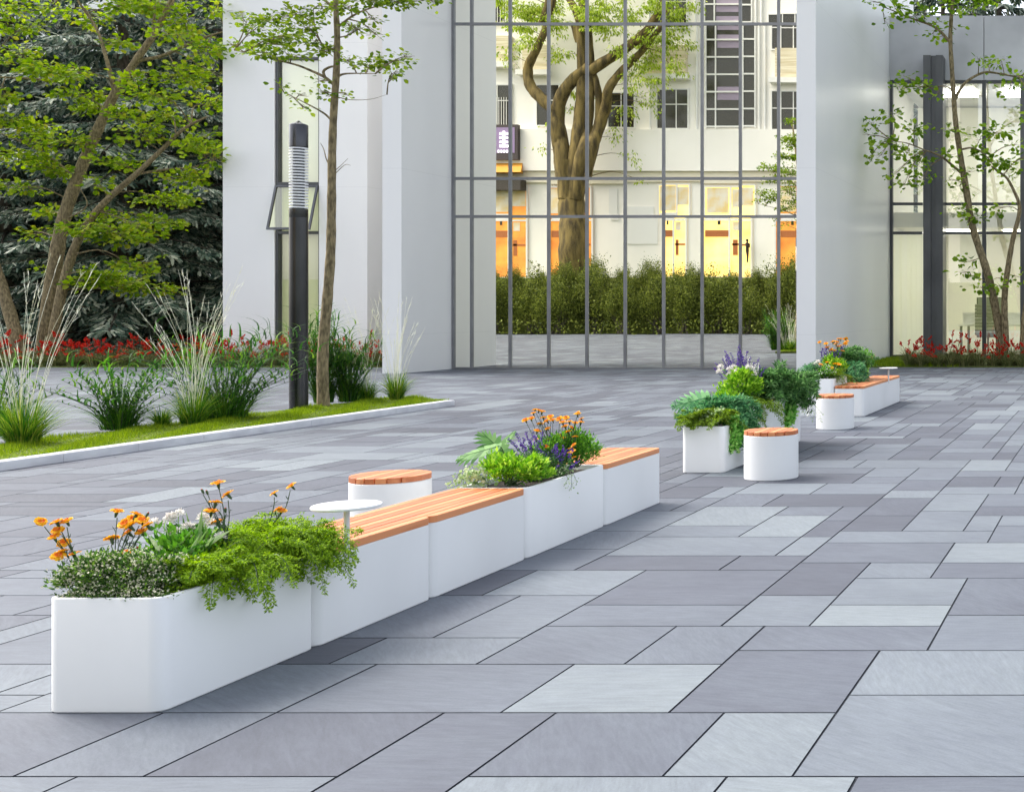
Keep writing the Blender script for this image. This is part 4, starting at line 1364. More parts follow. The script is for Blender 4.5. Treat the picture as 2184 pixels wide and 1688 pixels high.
def tussock(base, h, spread, n, stalks, sh, label, lean=(-.4, .4)):
    base = np.asarray(base, float)
    t = thing('fountain_grass', base, label, 'grass', GS)
    b = MB()
    a = rng.uniform(0, 2 * pi, n)
    r = spread * .22 * np.sqrt(rng.uniform(0, 1, n))
    D = np.stack([np.cos(a), np.sin(a), np.zeros(n)], 1)
    P = base + D * r[:, None]
    q = rng.uniform(0, 1, n)
    blades(b, P, h * rng.uniform(.45, 1.1, n) * (1 - .45 * q), rng.uniform(.007, .014, n), spread * (.12 + q * rng.uniform(.4, 1.05, n)), 4, 0, D, .45)
    b.build('blades', [M['tussock']], parent=t, base=base)
    if stalks:
        s = MB()
        for _ in range(stalks):
            an = rng.uniform(0, 2 * pi)
            L = sh * rng.uniform(.55, 1.08)
            ln = rng.uniform(*lean)
            e = base + np.array((ln * L + cos(an) * .06, sin(an) * .35 * L * .6, L))
            st = base + np.array((cos(an) * .05, sin(an) * .05, 0))
            pts = spline([st, st * .5 + e * .5 + np.array((-ln * .12 * L, 0, .06 * L)), e], 9)
            s.tube(pts, np.linspace(.0031, .0015, 9), 4, 0)
            k = 7
            u = rng.uniform(.7, 1, k)
            PP = np.stack([np.interp(u, np.linspace(0, 1, 9), pts[:, c]) for c in range(3)], 1)
            tn = unit(pts[-1] - pts[-3])
            scatter(s, T_NEEDLE, PP, tn + rng.normal(0, .18, (k, 3)), rand_dirs(k), rng.uniform(.05, .11, k), 0, .9)
        s.build('stalks', [M['straw']], parent=t, base=base)
    return t


def cane(base, h, spread, n, label, yellow=.1):
    base = np.asarray(base, float)
    t = thing('cane_grass', base, label, 'plant', GS)
    s, l = MB(), MB()
    m = 9 * n
    a3 = rng.uniform(0, 2 * pi, m)
    D3 = np.stack([np.cos(a3), np.sin(a3), np.zeros(m)], 1)
    blades(l, base + D3 * (spread * .2 * rng.uniform(0, 1, m))[:, None], h * rng.uniform(.12, .5, m), rng.uniform(.008, .016, m), spread * rng.uniform(.1, .6, m), 4, 0, D3, .6)
    for _ in range(int(n * 1.35)):
        an = rng.uniform(0, 2 * pi)
        L = h * rng.uniform(.4, 1.0)
        ln = spread * rng.uniform(.1, .8)
        st = base + np.array((cos(an), sin(an), 0)) * spread * .16 * rng.uniform(0, 1)
        e = st + np.array((cos(an) * ln, sin(an) * ln, L))
        pts = spline([st, st * .5 + e * .5 + np.array((-cos(an) * ln * .15, -sin(an) * ln * .15, L * .08)), e], 9)
        s.tube(pts, np.linspace(.006, .002, 9), 4, 0)
        k = 12
        u = np.linspace(.12, 1.0, k)
        P = np.stack([np.interp(u, np.linspace(0, 1, 9), pts[:, c]) for c in range(3)], 1)
        a2 = rng.uniform(0, 2 * pi, k) * .6 + an
        D = np.stack([np.cos(a2), np.sin(a2), np.zeros(k)], 1)
        blades(l, P, L * rng.uniform(.06, .32, k), rng.uniform(.015, .032, k), h * rng.uniform(.26, .58, k), 6, 0, D, 1.0)
    s.build('canes', [M['stem']], parent=t, base=base)
    l.build('leaves', [M['cane']], parent=t, base=base)
    return t


def gs(x, y):
    p = G(x, y, ZS)
    return p
tussock(gs(48, 948), .78, .62, 620, 24, 2.0, 'large fountain grass with tall straw stalks at the left edge of the grass strip', (-.22, .34))
cane(gs(-18, 930), 1.05, .8, 26, 'broad-leaved cane grass cut off by the left edge of the photo')
cane(gs(255, 915), .92, .95, 46, 'broad-leaved cane grass standing alone between the two left fountain grasses')
tussock(gs(345, 908), .34, .30, 300, 0, 0, 'small fountain grass tuft between two cane grasses, left of the lamp post')
tussock(gs(412, 903), .72, .60, 420, 36, 1.95, 'fountain grass with many slanting straw stalks in the middle of the strip', (-.62, .36))
cane(gs(478, 893), 1.25, 1.35, 62, 'tall cane grass with arching leaves just left of the dark lamp post')
cane(gs(690, 858), 1.45, .70, 56, 'tall cane grass round the foot of the slender tree beside the lamp post')
cane(gs(745, 856), 1.15, .78, 44, 'cane grass with arching leaves right of the slender tree')
tussock(gs(783, 854), .50, .40, 320, 20, 1.75, 'small fountain grass with crossing straw stalks right of the cane grass', (-.55, .45))
tussock(gs(845, 851), .66, .44, 480, 26, 1.72, 'fountain grass with upright straw stalks at the far tip of the grass strip', (-.22, .42))

# ================================================================== RED FLOWERS
M['redbed'] = leaf_mat('bed_blade', [(0.049, 0.07, 0.021), (0.112, 0.14, 0.042), (0.21, 0.21, 0.084), (0.308, 0.28, 0.126)], .3)
M['red'] = leaf_mat('red_flower', [(0.36, 0.010, 0.008), (0.50, 0.018, 0.012), (0.58, 0.05, 0.022)], .25)


def red_plant(h):
    b, out = MB(), []
    n = 190
    a = rng.uniform(0, 2 * pi, n)
    D = np.stack([np.cos(a), np.sin(a), np.zeros(n)], 1)
    P = D * (.14 * rng.uniform(0, 1, n))[:, None]
    blades(b, P, h * rng.uniform(.35, .85, n), rng.uniform(.012, .022, n), rng.uniform(.10, .45, n), 3, 0, D, .7)
    for q in range(4):
        an = rng.uniform(0, 2 * pi)
        e = np.array((cos(an) * rng.uniform(.08, .36), sin(an) * rng.uniform(.08, .36), h * rng.uniform(.45, 1.0)))
        pts = spline([(0, 0, 0), e * .55 + np.array((0, 0, .08)), e], 6)
        b.tube(pts, .005, 3, 0)
        f = MB()
        d0 = unit(e * np.array((1, 1, .9)) + rng.normal(0, .2, 3))
        for _ in range(2):
            d = unit(d0 + rng.normal(0, .25, 3))
            k = 10
            u = np.linspace(0, 1, k)
            scatter(f, T_DIAM, e + rng.normal(0, .015, 3) + d * (u * .13)[:, None], d + rng.normal(0, .4, (k, 3)), rand_dirs(k), .075 * rng.uniform(.7, 1.2, k), 0, .9)
        out.append(f.build('flower_spike', [M['red']], link=False))
    return [b.build('leaves', [M['redbed']], link=False)] + out


reds = [red_plant(.80), red_plant(.72), red_plant(.66), red_plant(.86), red_plant(.76)]
def place_reds(xa, xb, rows, step, label, group):
    j = 0
    for r_, y in enumerate(rows):
        x = xa + (r_ % 2) * step * .5
        while x < xb:
            kit = reds[(j * 7 + r_) % 5]
            j += 1
            t = bpy.data.objects.new('red_flower_plant', None)
            COL.objects.link(t)
            t.empty_display_size = .1
            t.location = (x + rng.uniform(-.12, .12), y + rng.uniform(-.08, .08), 0.015)
            t.rotation_euler = (0, 0, rng.uniform(0, 2 * pi))
            sc = rng.uniform(.8, 1.12)
            t.scale = (sc, sc, sc * (.72 if r_ == 0 else 1.0))
            tag(t, label, 'flower', group)
            for o in kit:
                c = o.copy()
                COL.objects.link(c)
                c.parent = t
                c.location = (0, 0, 0)
            x += step * rng.uniform(.85, 1.15)
place_reds(-33.5, -19.4, (34.85, 35.25, 35.62), .42, 'red spiky flower in the long bed under the leafy trees, left of the white pillars', 'red flowers in the left bed')
place_reds(-5.95, -.6, (34.85, 35.3, 35.8), .42, 'red spiky flower in the bed before the glazed wing, right of the white pillars', 'red flowers in the right bed')
# lawn between pillar and bed on the right, and under the left trees
lw = MB()
n = 9000
P = np.stack([rng.uniform(-7.55, -4.5, n), rng.uniform(34.62, 41.2, n), np.full(n, 0.02)], 1)
blades(lw, P, rng.uniform(.05, .12, n), np.full(n, .02), rng.uniform(.02, .08, n))
tag(lw.build('lawn_grass', M['grass']), 'patch of grass at the foot of the right pillar before the glazed wing', 'grass', kind='stuff')

# ================================================================== TREES
M['leaf_a'] = leaf_mat('broad_leaf', [(0.085, 0.173, 0.01), (0.169, 0.282, 0.013), (0.254, 0.376, 0.015), (0.338, 0.454, 0.031), (0.31, 0.313, 0.031)], .45)
M['leaf_b'] = leaf_mat('slender_tree_leaf', [(0.068, 0.135, 0.008), (0.135, 0.23, 0.014), (0.23, 0.324, 0.02), (0.324, 0.419, 0.041)], .4)
M['leaf_c'] = leaf_mat('right_tree_leaf', [(0.075, 0.15, 0.015), (0.15, 0.27, 0.018), (0.255, 0.405, 0.03), (0.375, 0.51, 0.06)], .45)


def tree(name, base, limbs, clumps, leaf, lmat, bark, label, twigs=7, dens=1.0, group=None, flat=.55, cat='tree', tmpl=T_ROUND, n_per=60, droop=0.0):
    """limbs: list of (world points, r0, r1); clumps: list of (centre, rx, rz) in metres"""
    base = np.asarray(base, float)
    t = thing(name, base, label, cat, group)
    tb = MB()
    allp = []
    for pts, r0, r1 in limbs:
        m = max(8, 4 * len(pts))
        P = spline(pts, m)
        tb.tube(P, np.linspace(r0, r1, m) * (1 + .05 * np.sin(np.arange(m) * 2.1)), 9, 0)
        allp.append(P)
    A = np.concatenate(allp)
    lf = MB()
    for c, rx, rz in clumps:
        c = np.asarray(c, float)
        dist = np.linalg.norm((A - c) * np.array((1, 1, 1.3)) + np.array((0, 0, .25 * rx)), axis=1)
        k = int(np.argmin(dist))
        st = A[k]
        d = c - st
        L = np.linalg.norm(d)
        bend = np.array((0, 0, .10 * L)) + rng.normal(0, .05 * L, 3)
        main = spline([st, st * .5 + c * .5 + bend, c], 8)
        tb.tube(main, np.linspace(.012 + .008 * L, .006, 8) * min(1.0, .45 + leaf * 4), 5, 0)
        nt = max(4, int(twigs * dens))
        n = max(10, int(n_per * dens * rx * rx / (leaf * leaf) * .105))
        ends = c + rand_dirs(nt, -.6, .9) * np.array((rx, rx, rz)) * rng.uniform(.5, 1.0, nt)[:, None]
        Ps, Ds = [], []
        per = max(2, n // nt)
        for e in ends:
            tw = spline([main[rng.integers(3, 8)], c * .4 + e * .6 + rng.normal(0, .06 * rx, 3), e], 6)
            tb.tube(tw, np.linspace(.006, .0025, 6) * min(1.0, .4 + leaf * 5), 3, 0)
            u = rng.uniform(.15, 1.05, per)
            q = np.stack([np.interp(u, np.linspace(0, 1, 6), tw[:, a]) for a in range(3)], 1)
            o = rng.normal(0, 1, (per, 3)) * np.array((1, 1, .45)) * leaf * .9
            Ps.append(q + o)
            Ds.append(unit(o + unit(e - c) * leaf * .8 + np.array((0, 0, -.25 * leaf - droop * leaf))))
        P, D = np.concatenate(Ps), np.concatenate(Ds)
        Nn = unit(np.array((0, 0, 1.0)) + rng.normal(0, flat, P.shape) + np.array((0, -.25, 0)))
        scatter(lf, tmpl, P, D, Nn, leaf * rng.uniform(.55, 1.2, len(P)), 0, 1.0)
    tb.build('trunk', bark, parent=t, base=base, smooth=80)
    lf.build('crown', lmat, parent=t, base=base)
    return t


def px(pts, Y, jy=0.0):
    return [W(x, y, Y + (rng.uniform(-jy, jy) if i else 0)) for i, (x, y) in enumerate(pts)]


# --- left broad-leaved tree
YA = 36.6
s_ = YA / F_D
def cl(lst, Y, jy, sc=1.0):
    return [(W(x, y, Y + rng.uniform(-jy, jy)), rx * Y / F_D * sc, rz * Y / F_D * sc) for (x, y, rx, rz) in lst]
limbs = [(px([(95, 772), (98, 700), (118, 560), (135, 470), (165, 380), (205, 285), (245, 200), (290, 130), (330, 70), (375, -20), (400, -120)], YA), .215, .05),
         (px([(112, 772), (118, 690), (145, 570), (178, 490), (225, 430), (290, 372), (345, 320), (392, 275), (440, 250)], YA - .3), .15, .03),
         (px([(290, 130), (345, 120), (400, 95), (470, 70), (530, 60)], YA, .3), .06, .015),
         (px([(245, 200), (228, 130), (205, 60), (165, 0), (140, -60)], YA, .3), .06, .02),
         (px([(200, 300), (120, 175), (60, 168), (0, 165), (-60, 160)], YA, .3)[1:] , .04, .02),
         (px([(165, 390), (120, 345), (60, 310), (-10, 280)], YA, .3), .045, .012),
         (px([(320, 90), (330, 20), (325, -60)], YA, .2), .04, .015),
         (px([(290, 372), (350, 362), (420, 355), (480, 330)], YA - .3, .3), .04, .012),
         (px([(135, 470), (185, 440), (170, 400)], YA, .2), .03, .01)]
ca = [(40, 60, 55, 32), (20, 15, 60, 28), (110, 20, 45, 22), (35, 115, 45, 25), (150, 160, 75, 32), (95, 150, 55, 25), (245, 90, 45, 26), (200, 45, 45, 22), (250, 15, 55, 22), (330, 15, 70, 28), (405, 50, 70, 36), (455, 20, 45, 30), (430, 120, 60, 36), (375, 75, 50, 26),
      (385, 165, 70, 34), (330, 200, 60, 32), (440, 225, 50, 40), (290, 175, 45, 22), (400, 300, 70, 36), (300, 285, 60, 28), (445, 345, 42, 44), (70, 282, 70, 30), (140, 300, 60, 26), (50, 340, 70, 28), (110, 365, 60, 30), (30, 400, 50, 24), (205, 395, 32, 20), (260, 350, 50, 26),
      (350, 425, 70, 30), (395, 385, 60, 26), (330, 475, 60, 26), (240, 470, 50, 20), (115, 455, 50, 24), (185, 485, 60, 22), (255, 505, 70, 22), (85, 500, 36, 14), (310, 495, 55, 20), (240, 600, 80, 26), (190, 585, 50, 20), (310, 615, 60, 18), (105, 572, 28, 8), (280, 565, 60, 16),
      (495, 98, 38, 14), (470, 170, 40, 24), (220, 230, 60, 28), (180, 205, 55, 26), (270, 250, 50, 24), (360, 250, 55, 26), (0, 210, 50, 22), (20, 255, 45, 18),
      (60, -60, 90, 40), (180, -70, 90, 40), (300, -70, 90, 40), (420, -60, 80, 40), (150, -150, 110, 45), (320, -160, 110, 45), (-70, 60, 70, 35), (-80, 200, 70, 32), (-70, 330, 70, 30)]
tree('broadleaf_tree', W(100, 772, YA) * np.array((1, 1, 0)), limbs, cl(ca, YA, 1.2), .155, M['leaf_a'], M['bark'], 'leaning double-trunked tree with yellow-green leaves at the left, in front of the dark spruces', 8, 1.0, 'young broadleaf trees', n_per=66)
limbs = [(px([(46, 772), (30, 700), (8, 625), (-25, 520), (-60, 400), (-90, 250), (-100, 60)], 35.9), .19, .05),
         (px([(-60, 400), (-120, 300), (-170, 200)], 35.9, .3), .06, .02), (px([(-25, 520), (-100, 440), (-180, 380)], 35.9, .3), .06, .02)]
cb = [(-120, 200, 90, 40), (-190, 300, 90, 40), (-100, 80, 100, 45), (-200, 150, 90, 40), (-120, -40, 110, 45), (-220, 20, 90, 40), (-200, 400, 80, 30), (-90, 330, 60, 26), (-30, 130, 50, 24), (-130, 480, 60, 22)]
tree('broadleaf_tree', W(46, 772, 35.9) * np.array((1, 1, 0)), limbs, cl(cb, 35.9, 1.0), .155, M['leaf_a'], M['bark'], 'bare leaning trunk at the far left of the red flower bed, crown outside the photo', 8, 1.0, 'young broadleaf trees')

# --- slender tree beside the lamp
YB = 19.4
rp = YB / F_D
limbs = [(px([(690, 868), (688, 800), (690, 730), (698, 640), (705, 540), (707, 440), (708, 340), (711, 250), (717, 160), (719, 80), (716, 10), (714, -80), (718, -190), (715, -300)], YB), .088, .024),
         (px([(711, 180), (692, 165), (665, 152), (632, 139), (588, 128), (545, 117), (500, 108)], YB, .15), .026, .006),
         (px([(692, 165), (690, 152), (702, 144), (713, 142)], YB, .05), .022, .016),
         (px([(718, 166), (730, 159), (752, 157), (800, 158)], YB, .15), .022, .005),
         (px([(706, 256), (692, 243), (672, 231), (645, 217), (605, 197)], YB, .1), .018, .005),
         (px([(716, 105), (690, 100), (672, 60), (668, 20)], YB, .15), .018, .005),
         (px([(718, 60), (760, 30), (820, 10), (900, 2)], YB, .2), .020, .005),
         (px([(716, 20), (650, -30), (590, -60), (520, -80)], YB, .3), .022, .006),
         (px([(706, 360), (696, 340), (690, 318), (683, 305)], YB, .05), .012, .003),
         (px([(713, 365), (728, 352), (742, 338)], YB, .05), .007, .002), (px([(713, 372), (735, 352), (748, 353)], YB, .05), .007, .002),
         (px([(713, 205), (745, 213), (790, 212), (825, 202)], YB, .05), .008, .002)]
cbp = [(575, 45, 45, 26), (545, 62, 38, 22), (528, 40, 26, 16), (630, 30, 48, 28), (600, 75, 60, 24), (650, 60, 45, 22), (690, 22, 40, 22), (668, 95, 45, 20), (742, 18, 38, 16), (765, 62, 30, 12), (800, 75, 22, 10), (745, 55, 24, 12), (790, 42, 22, 10), (840, 4, 60, 12), (920, 2, 26, 8), (780, 5, 40, 10),
       (700, 112, 34, 14), (520, 100, 26, 10), (492, 96, 18, 9), (560, 112, 44, 12), (830, 132, 46, 14), (785, 140, 36, 12), (868, 121, 18, 9), (835, 155, 26, 8), (740, 128, 28, 9), (620, 118, 38, 12), (580, 95, 50, 16), (690, 197, 14, 7), (735, 202, 9, 5), (642, 203, 18, 7), (705, 205, 14, 8), (650, 231, 7, 5), (598, 184, 8, 5), (683, 172, 12, 7),
       (560, -40, 80, 34), (650, -60, 80, 36), (760, -50, 80, 34), (850, -60, 60, 28), (520, -100, 70, 30), (620, -150, 90, 40), (740, -150, 90, 40), (830, -140, 60, 34), (690, -240, 90, 44), (600, -230, 60, 34), (780, -240, 60, 34), (700, -320, 60, 36)]
tree('slender_tree', W(690, 868, YB) * np.array((1, 1, 0)) + np.array((0, 0, .08)), limbs, cl(cbp, YB, .45), .078, M['leaf_b'], M['bark'], 'slender straight tree with sparse lower twigs growing from the grass strip beside the lamp post', 9, 1.0, None, n_per=60)

# --- right tree before the glazed wing
YC = 36.4
C10 = (1850, 0, 3.75)
C11 = (1850, 400, 3.75)
def c10(l): return [crop(x, y, *C10) for x, y in l]
def c11(l): return [crop(x, y, *C11) for x, y in l]
st1 = [(2131, 775)] + c11([(1425, 1330), (1385, 1080), (1335, 850), (1285, 680), (1230, 520), (1180, 340), (1130, 20)]) + c10([(1110, 1420), (1090, 1290), (1055, 1050), (1038, 850), (1022, 600), (1008, 350), (1015, 150), (1030, 0), (1040, -150), (1030, -350)])
st2 = [(2140, 775)] + c11([(1468, 1330), (1460, 1120), (1465, 930), (1495, 700), (1535, 480), (1575, 330), (1585, 220), (1545, 110)]) + c10([(1480, 1490), (1400, 1430), (1350, 1390)])
limbs = [(px(st1, YC), .14, .04), (px(st2, YC - .15), .12, .02),
         (px(c10([(1000, 350), (920, 262), (840, 212), (680, 155), (560, 105), (450, 60)]), YC, .2), .05, .012),
         (px(c10([(1050, 830), (1085, 760), (1150, 680), (1290, 608), (1430, 620), (1560, 640), (1700, 600)]), YC, .2), .055, .015),
         (px(c10([(1025, 765), (990, 735), (930, 722), (860, 740)]), YC, .1), .03, .008),
         (px(c10([(1105, 1450), (1020, 1380), (950, 1322), (870, 1280), (790, 1255), (650, 1200), (520, 1180)]), YC, .2), .045, .010),
         (px(c10([(1105, 1250), (1200, 1240), (1300, 1300), (1400, 1420)]), YC, .2), .03, .01),
         (px(c11([(1300, 850), (1240, 820), (1180, 800)]), YC, .1), .015, .005),
         (px(c11([(1460, 860), (1430, 830), (1380, 820)]), YC, .1), .02, .006)]
def cc10(lst, C): return [(*crop(x, y, *C), rx / 3.92, rz / 3.92) for (x, y, rx, rz) in lst]
cd = cc10([(530, 80, 95, 55), (460, 190, 40, 45), (690, 140, 70, 35), (890, 190, 60, 40), (860, 285, 50, 40), (940, 310, 50, 40), (1050, 250, 20, 18), (950, 10, 60, 40), (1110, 60, 100, 60), (800, 105, 70, 34), (1250, 490, 36, 34), (1430, 500, 66, 44), (1330, 550, 50, 40), (650, 660, 60, 44), (740, 740, 95, 60), (590, 750, 70, 60), (910, 790, 40, 36), (1540, 650, 70, 50), (1500, 790, 56, 44),
           (520, 970, 85, 44), (350, 1030, 66, 50), (310, 1130, 50, 30), (420, 1200, 60, 44), (560, 1210, 85, 50), (690, 1090, 95, 60), (330, 1340, 46, 34), (430, 1300, 66, 44), (640, 1300, 90, 50), (740, 1380, 80, 56), (545, 1460, 60, 60), (630, 1530, 70, 46), (780, 1500, 66, 60), (1000, 1090, 66, 44), (1400, 1100, 110, 70), (1260, 1160, 60, 44), (1560, 1210, 60, 80), (1400, 1360, 130, 60), (1260, 1300, 90, 50), (1010, 1290, 70, 50), (1510, 1470, 66, 60), (1080, 1560, 56, 44), (1180, 1440, 60, 44), (990, 1510, 50, 40), (360, 20, 40, 24),
           (1000, -100, 200, 90), (1250, -80, 200, 90), (750, -120, 160, 80), (1100, -260, 240, 110), (1450, -150, 180, 90), (1650, 700, 90, 60), (1700, 1000, 90, 70), (1680, 1300, 80, 70)], C10) + \
     cc10([(1190, 690, 70, 36), (1130, 780, 66, 40), (1250, 910, 80, 56), (1400, 890, 60, 46), (1560, 810, 56, 46), (1420, 240, 60, 24), (1080, 240, 60, 34), (1230, 330, 80, 40)], C11)
tree('forked_tree', W(2135, 775, YC) * np.array((1, 1, 0)), limbs, cl(cd, YC, .7), .180, M['leaf_c'], M['bark'], 'tree with two slim trunks in the red flower bed before the glazed wing', 7, .8, None, n_per=190)
limbs = [(px([(2186, 775), (2182, 720), (2190, 640), (2215, 500), (2240, 300), (2250, 100)], 35.6), .13, .04)]
tree('forked_tree', W(2186, 775, 35.6) * np.array((1, 1, 0)), limbs, cl([(2290, 200, 60, 30), (2330, 100, 60, 30), (2280, 0, 70, 34), (2340, 300, 50, 26), (2300, 400, 40, 20)], 35.6, .6), .150, M['leaf_c'], M['bark'], 'trunk half cut off by the right edge of the photo in the red flower bed', 6, .8)

# --- spruces
M['spruce'] = leaf_mat('spruce_needles', [(0.025, 0.055, 0.044), (0.062, 0.111, 0.082), (0.148, 0.211, 0.16), (0.346, 0.395, 0.321), (0.667, 0.679, 0.568)], .15, .6)
T_SHOOT = (np.array([(0, 0, 0), (0.13, 0.18, 0), (0.09, 0.30, -.02), (0.17, 0.45, -.02), (0.10, 0.58, -.03), (0.13, 0.75, -.04), (0, 1.0, -.08), (-0.13, 0.75, -.04), (-0.10, 0.58, -.03), (-0.17, 0.45, -.02), (-0.09, 0.30, -.02), (-0.13, 0.18, 0)]), [tuple(range(12))])


def spruce_parts(h, r, seed, whorls=19, low=.6):
    t_, l_ = MB(), MB()
    t_.tube([(0, 0, -.05), (0, 0, h * .5), (0, 0, h)], [.26, .17, .02], 10, 0)
    for w in range(whorls):
        f = w / (whorls - 1)
        z = low + f * (h - low - .3)
        R_ = r * (1 - f) ** .8 + .25
        nb = 10 if f < .7 else 7
        for b_ in range(nb):
            a = 2 * pi * (b_ + rng.uniform(-.25, .25)) / nb + w * .7
            L = R_ * rng.uniform(.8, 1.12)
            d = np.array((cos(a), sin(a), 0))
            u = np.linspace(0, 1, 8)
            pts = np.array((0, 0, z + rng.uniform(-.2, .2))) + d * (L * u)[:, None] + np.array((0, 0, 1.0)) * (L * (.10 * u - .38 * u ** 2 + .12 * u ** 4))[:, None]
            t_.tube(pts, np.linspace(.035, .008, 8), 4, 0, cap=False)
            m = int(20 * L) + 8
            uu = rng.uniform(.12, 1, m) ** .8
            P = np.stack([np.interp(uu, u, pts[:, c]) for c in range(3)], 1)
            sd = np.array((-d[1], d[0], 0))
            sg = rng.choice((-1.0, 1.0), m)
            sl = (.22 + .34 * (1 - uu)) * min(1.6, L * .5) * rng.uniform(.6, 1.2, m)
            # side twig, each carrying several hanging shoots
            for q in range(4):
                tq = (q + .5) / 4
                PQ = P + (sd[None] * sg[:, None] * .9 + d * .55) * (sl * tq)[:, None] + np.array((0, 0, -1.0)) * (sl * tq ** 2 * .45)[:, None]
                D = sd[None] * (sg * rng.uniform(.2, 1.0, m))[:, None] + d * rng.uniform(.3, 1, (m, 1)) + np.array((0, 0, -.45)) + rng.normal(0, .25, (m, 3))
                Nn = np.array((0, 0, 1.0)) + d * .3 + rng.normal(0, .35, (m, 3))
                scatter(l_, T_SHOOT, PQ, D, Nn, rng.uniform(.15, .33, m), 0, .95)
    return t_.build('trunk', M['bark_dark'], link=False, smooth=80), l_.build('crown', M['spruce'], link=False)


sp = [spruce_parts(15, 4.6, 0), spruce_parts(13, 4.2, 1)]
def spruce(x, y, k, rot, s, label):
    t = bpy.data.objects.new('spruce_tree', None)
    COL.objects.link(t)
    t.location = (x, y, 0)
    t.rotation_euler = (0, 0, rot)
    t.scale = (s, s, s)
    tag(t, label, 'tree', 'dark spruces behind the building')
    for o in sp[k]:
        c = o.copy()
        COL.objects.link(c)
        c.parent = t
spruce(xs(262, 42), 42.0, 0, .3, 1.15, 'dark blue-green spruce with a thick trunk, straight behind the double-trunked broadleaf tree')
spruce(xs(20, 44), 44.0, 1, 1.9, 1.3, 'dark blue-green spruce at the far left edge behind the broadleaf trees')
spruce(xs(480, 45.5), 45.5, 0, 4.1, 1.2, 'dark blue-green spruce partly hidden by the white corner of the left building wing')
spruce(xs(135, 48), 48.5, 1, 5.0, 1.35, 'dark spruce behind and between the two left spruces')
spruce(xs(370, 50), 51.0, 0, 2.6, 1.35, 'dark spruce behind and between the two right spruces of the left group')
spruce(xs(-130, 47), 47.0, 0, .9, 1.2, 'dark spruce just outside the left edge of the photo')
spruce(xs(2010, 66), 66.0, 1, 1.1, 1.62, 'dark conifer top above the roof of the glazed wing, left of the slim tree')
spruce(xs(2130, 64), 64.0, 0, 2.2, 1.5, 'dark conifer top above the glazed wing, at the right corner of the sky')
spruce(xs(2280, 68), 68.0, 0, 3.3, 1.55, 'dark conifer above the glazed wing just outside the right edge')
spruce(xs(1955, 60), 60.0, 1, 2.9, 1.30, 'dark conifer top just right of the tall white pillar block, above the grey fascia')
spruce(xs(2075, 61), 61.0, 0, 4.4, 1.16, 'dark conifer top above the joint in the grey fascia of the glazed wing')
# pale block far behind the spruces
fb = thing('distant_house', (-45, 60, 0), 'pale grey house glimpsed between the spruce branches at top left', 'building')
b = MB()
b.box(-62, -36, 60, 70, 0, 19)
b.build('wall', M['wall'], parent=fb, base=(-45, 60, 0))
for k in range(6):
    for j in range(3):
        q = MB()
        q.box(-60 + k * 4, -58.2 + k * 4, 59.93, 59.997, 3 + j * 5, 5.4 + j * 5)
        q.build('window', M['dark_metal'], parent=fb, base=(-59 + k * 4, 60, 3 + j * 5))

# ================================================================== WHAT THE GLASS REFLECTS: hedge, old tree and apartment block behind the camera
def WR(x, y, Yv):
    p = W(x, y, Yv)
    return np.array((p[0], 2 * GY - Yv, p[2]))
M['hedge'] = leaf_mat('hedge_leaf', [(0.03, 0.044, 0.011), (0.083, 0.113, 0.019), (0.154, 0.187, 0.032), (0.236, 0.276, 0.053)], .3)
g = MB()
g.add([(-80, -17.5, -.02), (40, -17.5, -.02), (40, -19.5, 3.9), (-80, -19.5, 3.9)], [(3, 2, 1, 0)])
g.add([(-80, -19.5, 3.9), (40, -19.5, 3.9), (40, -60, 3.9), (-80, -60, 3.9)], [(3, 2, 1, 0)])
struct(g.build('embankment', M['turf']))
def shrub_mesh(rx, rz, seed):
    mb = MB()
    n, k = 9500, 60
    d = rand_dirs(k, -.1, 1)
    cc = np.array((0, 0, rz * .35)) + d * np.array((rx, rx * .8, rz * .62)) * rng.uniform(.35, 1.0, k)[:, None]
    q = rng.integers(0, k, n)
    P = cc[q] + rng.normal(0, .20, (n, 3)) * np.array((rx, rx, rz)) * .6
    P[:, 2] = np.abs(P[:, 2])
    D = unit(rng.normal(0, .6, (n, 3)) + unit(P) + np.array((0, 0, .2)))
    scatter(mb, T_OVAL, P, D, unit(rng.normal(0, .6, (n, 3)) + np.array((0, 0, 1.0))), rng.uniform(.08, .19, n), 0, 1.3)
    for i in range(10):
        mb.tube(spline([(rng.normal(0, .2), rng.normal(0, .2), 0), cc[i] * .6, cc[i]], 5), [.05, .04, .03, .02, .01], 4, 1)
    return mb.build('hedge_shrub', [M['hedge'], M['bark_dark']], link=False)
shr = [shrub_mesh(1.9, 4.3, 0), shrub_mesh(2.1, 3.9, 1), shrub_mesh(1.7, 4.8, 2)]
for k in range(33):
    back = k >= 15
    o = shr[k % 3].copy()
    COL.objects.link(o)
    o.name = 'hedge_shrub'
    if back:
        o.location = (-46 + (k - 15) * 1.9 + rng.uniform(-.5, .5), -18.4, 2.5)
        sc = rng.uniform(.36, .66)
    else:
        o.location = (-46.5 + k * 2.15, -16.2 - .7 * (k % 2), 0)
        sc = (.90, 1.05, .84, .98)[k % 4]
    o.rotation_euler = (0, 0, k * 1.3)
    o.scale = (sc, sc, sc * rng.uniform(.86, 1.12))
    tag(o, 'shrub of the tall dense hedge across the plaza, mirrored in the glass front', 'shrub', 'shrubs of the tall hedge')
fr_ = MB()
n = 1500
P = np.stack([rng.uniform(-47, -14, n), rng.uniform(-14.9, -14.2, n), np.zeros(n)], 1)
P[:, 2] = rng.uniform(0, .9, n)
scatter(fr_, T_OVAL, P, rand_dirs(n, 0, 1), rand_dirs(n), rng.uniform(.12, .24, n), 0, 1.4)
tag(fr_.build('ground_cover', [M['hedge']]), 'low ground cover along the foot of the tall hedge', 'ground cover', kind='stuff')

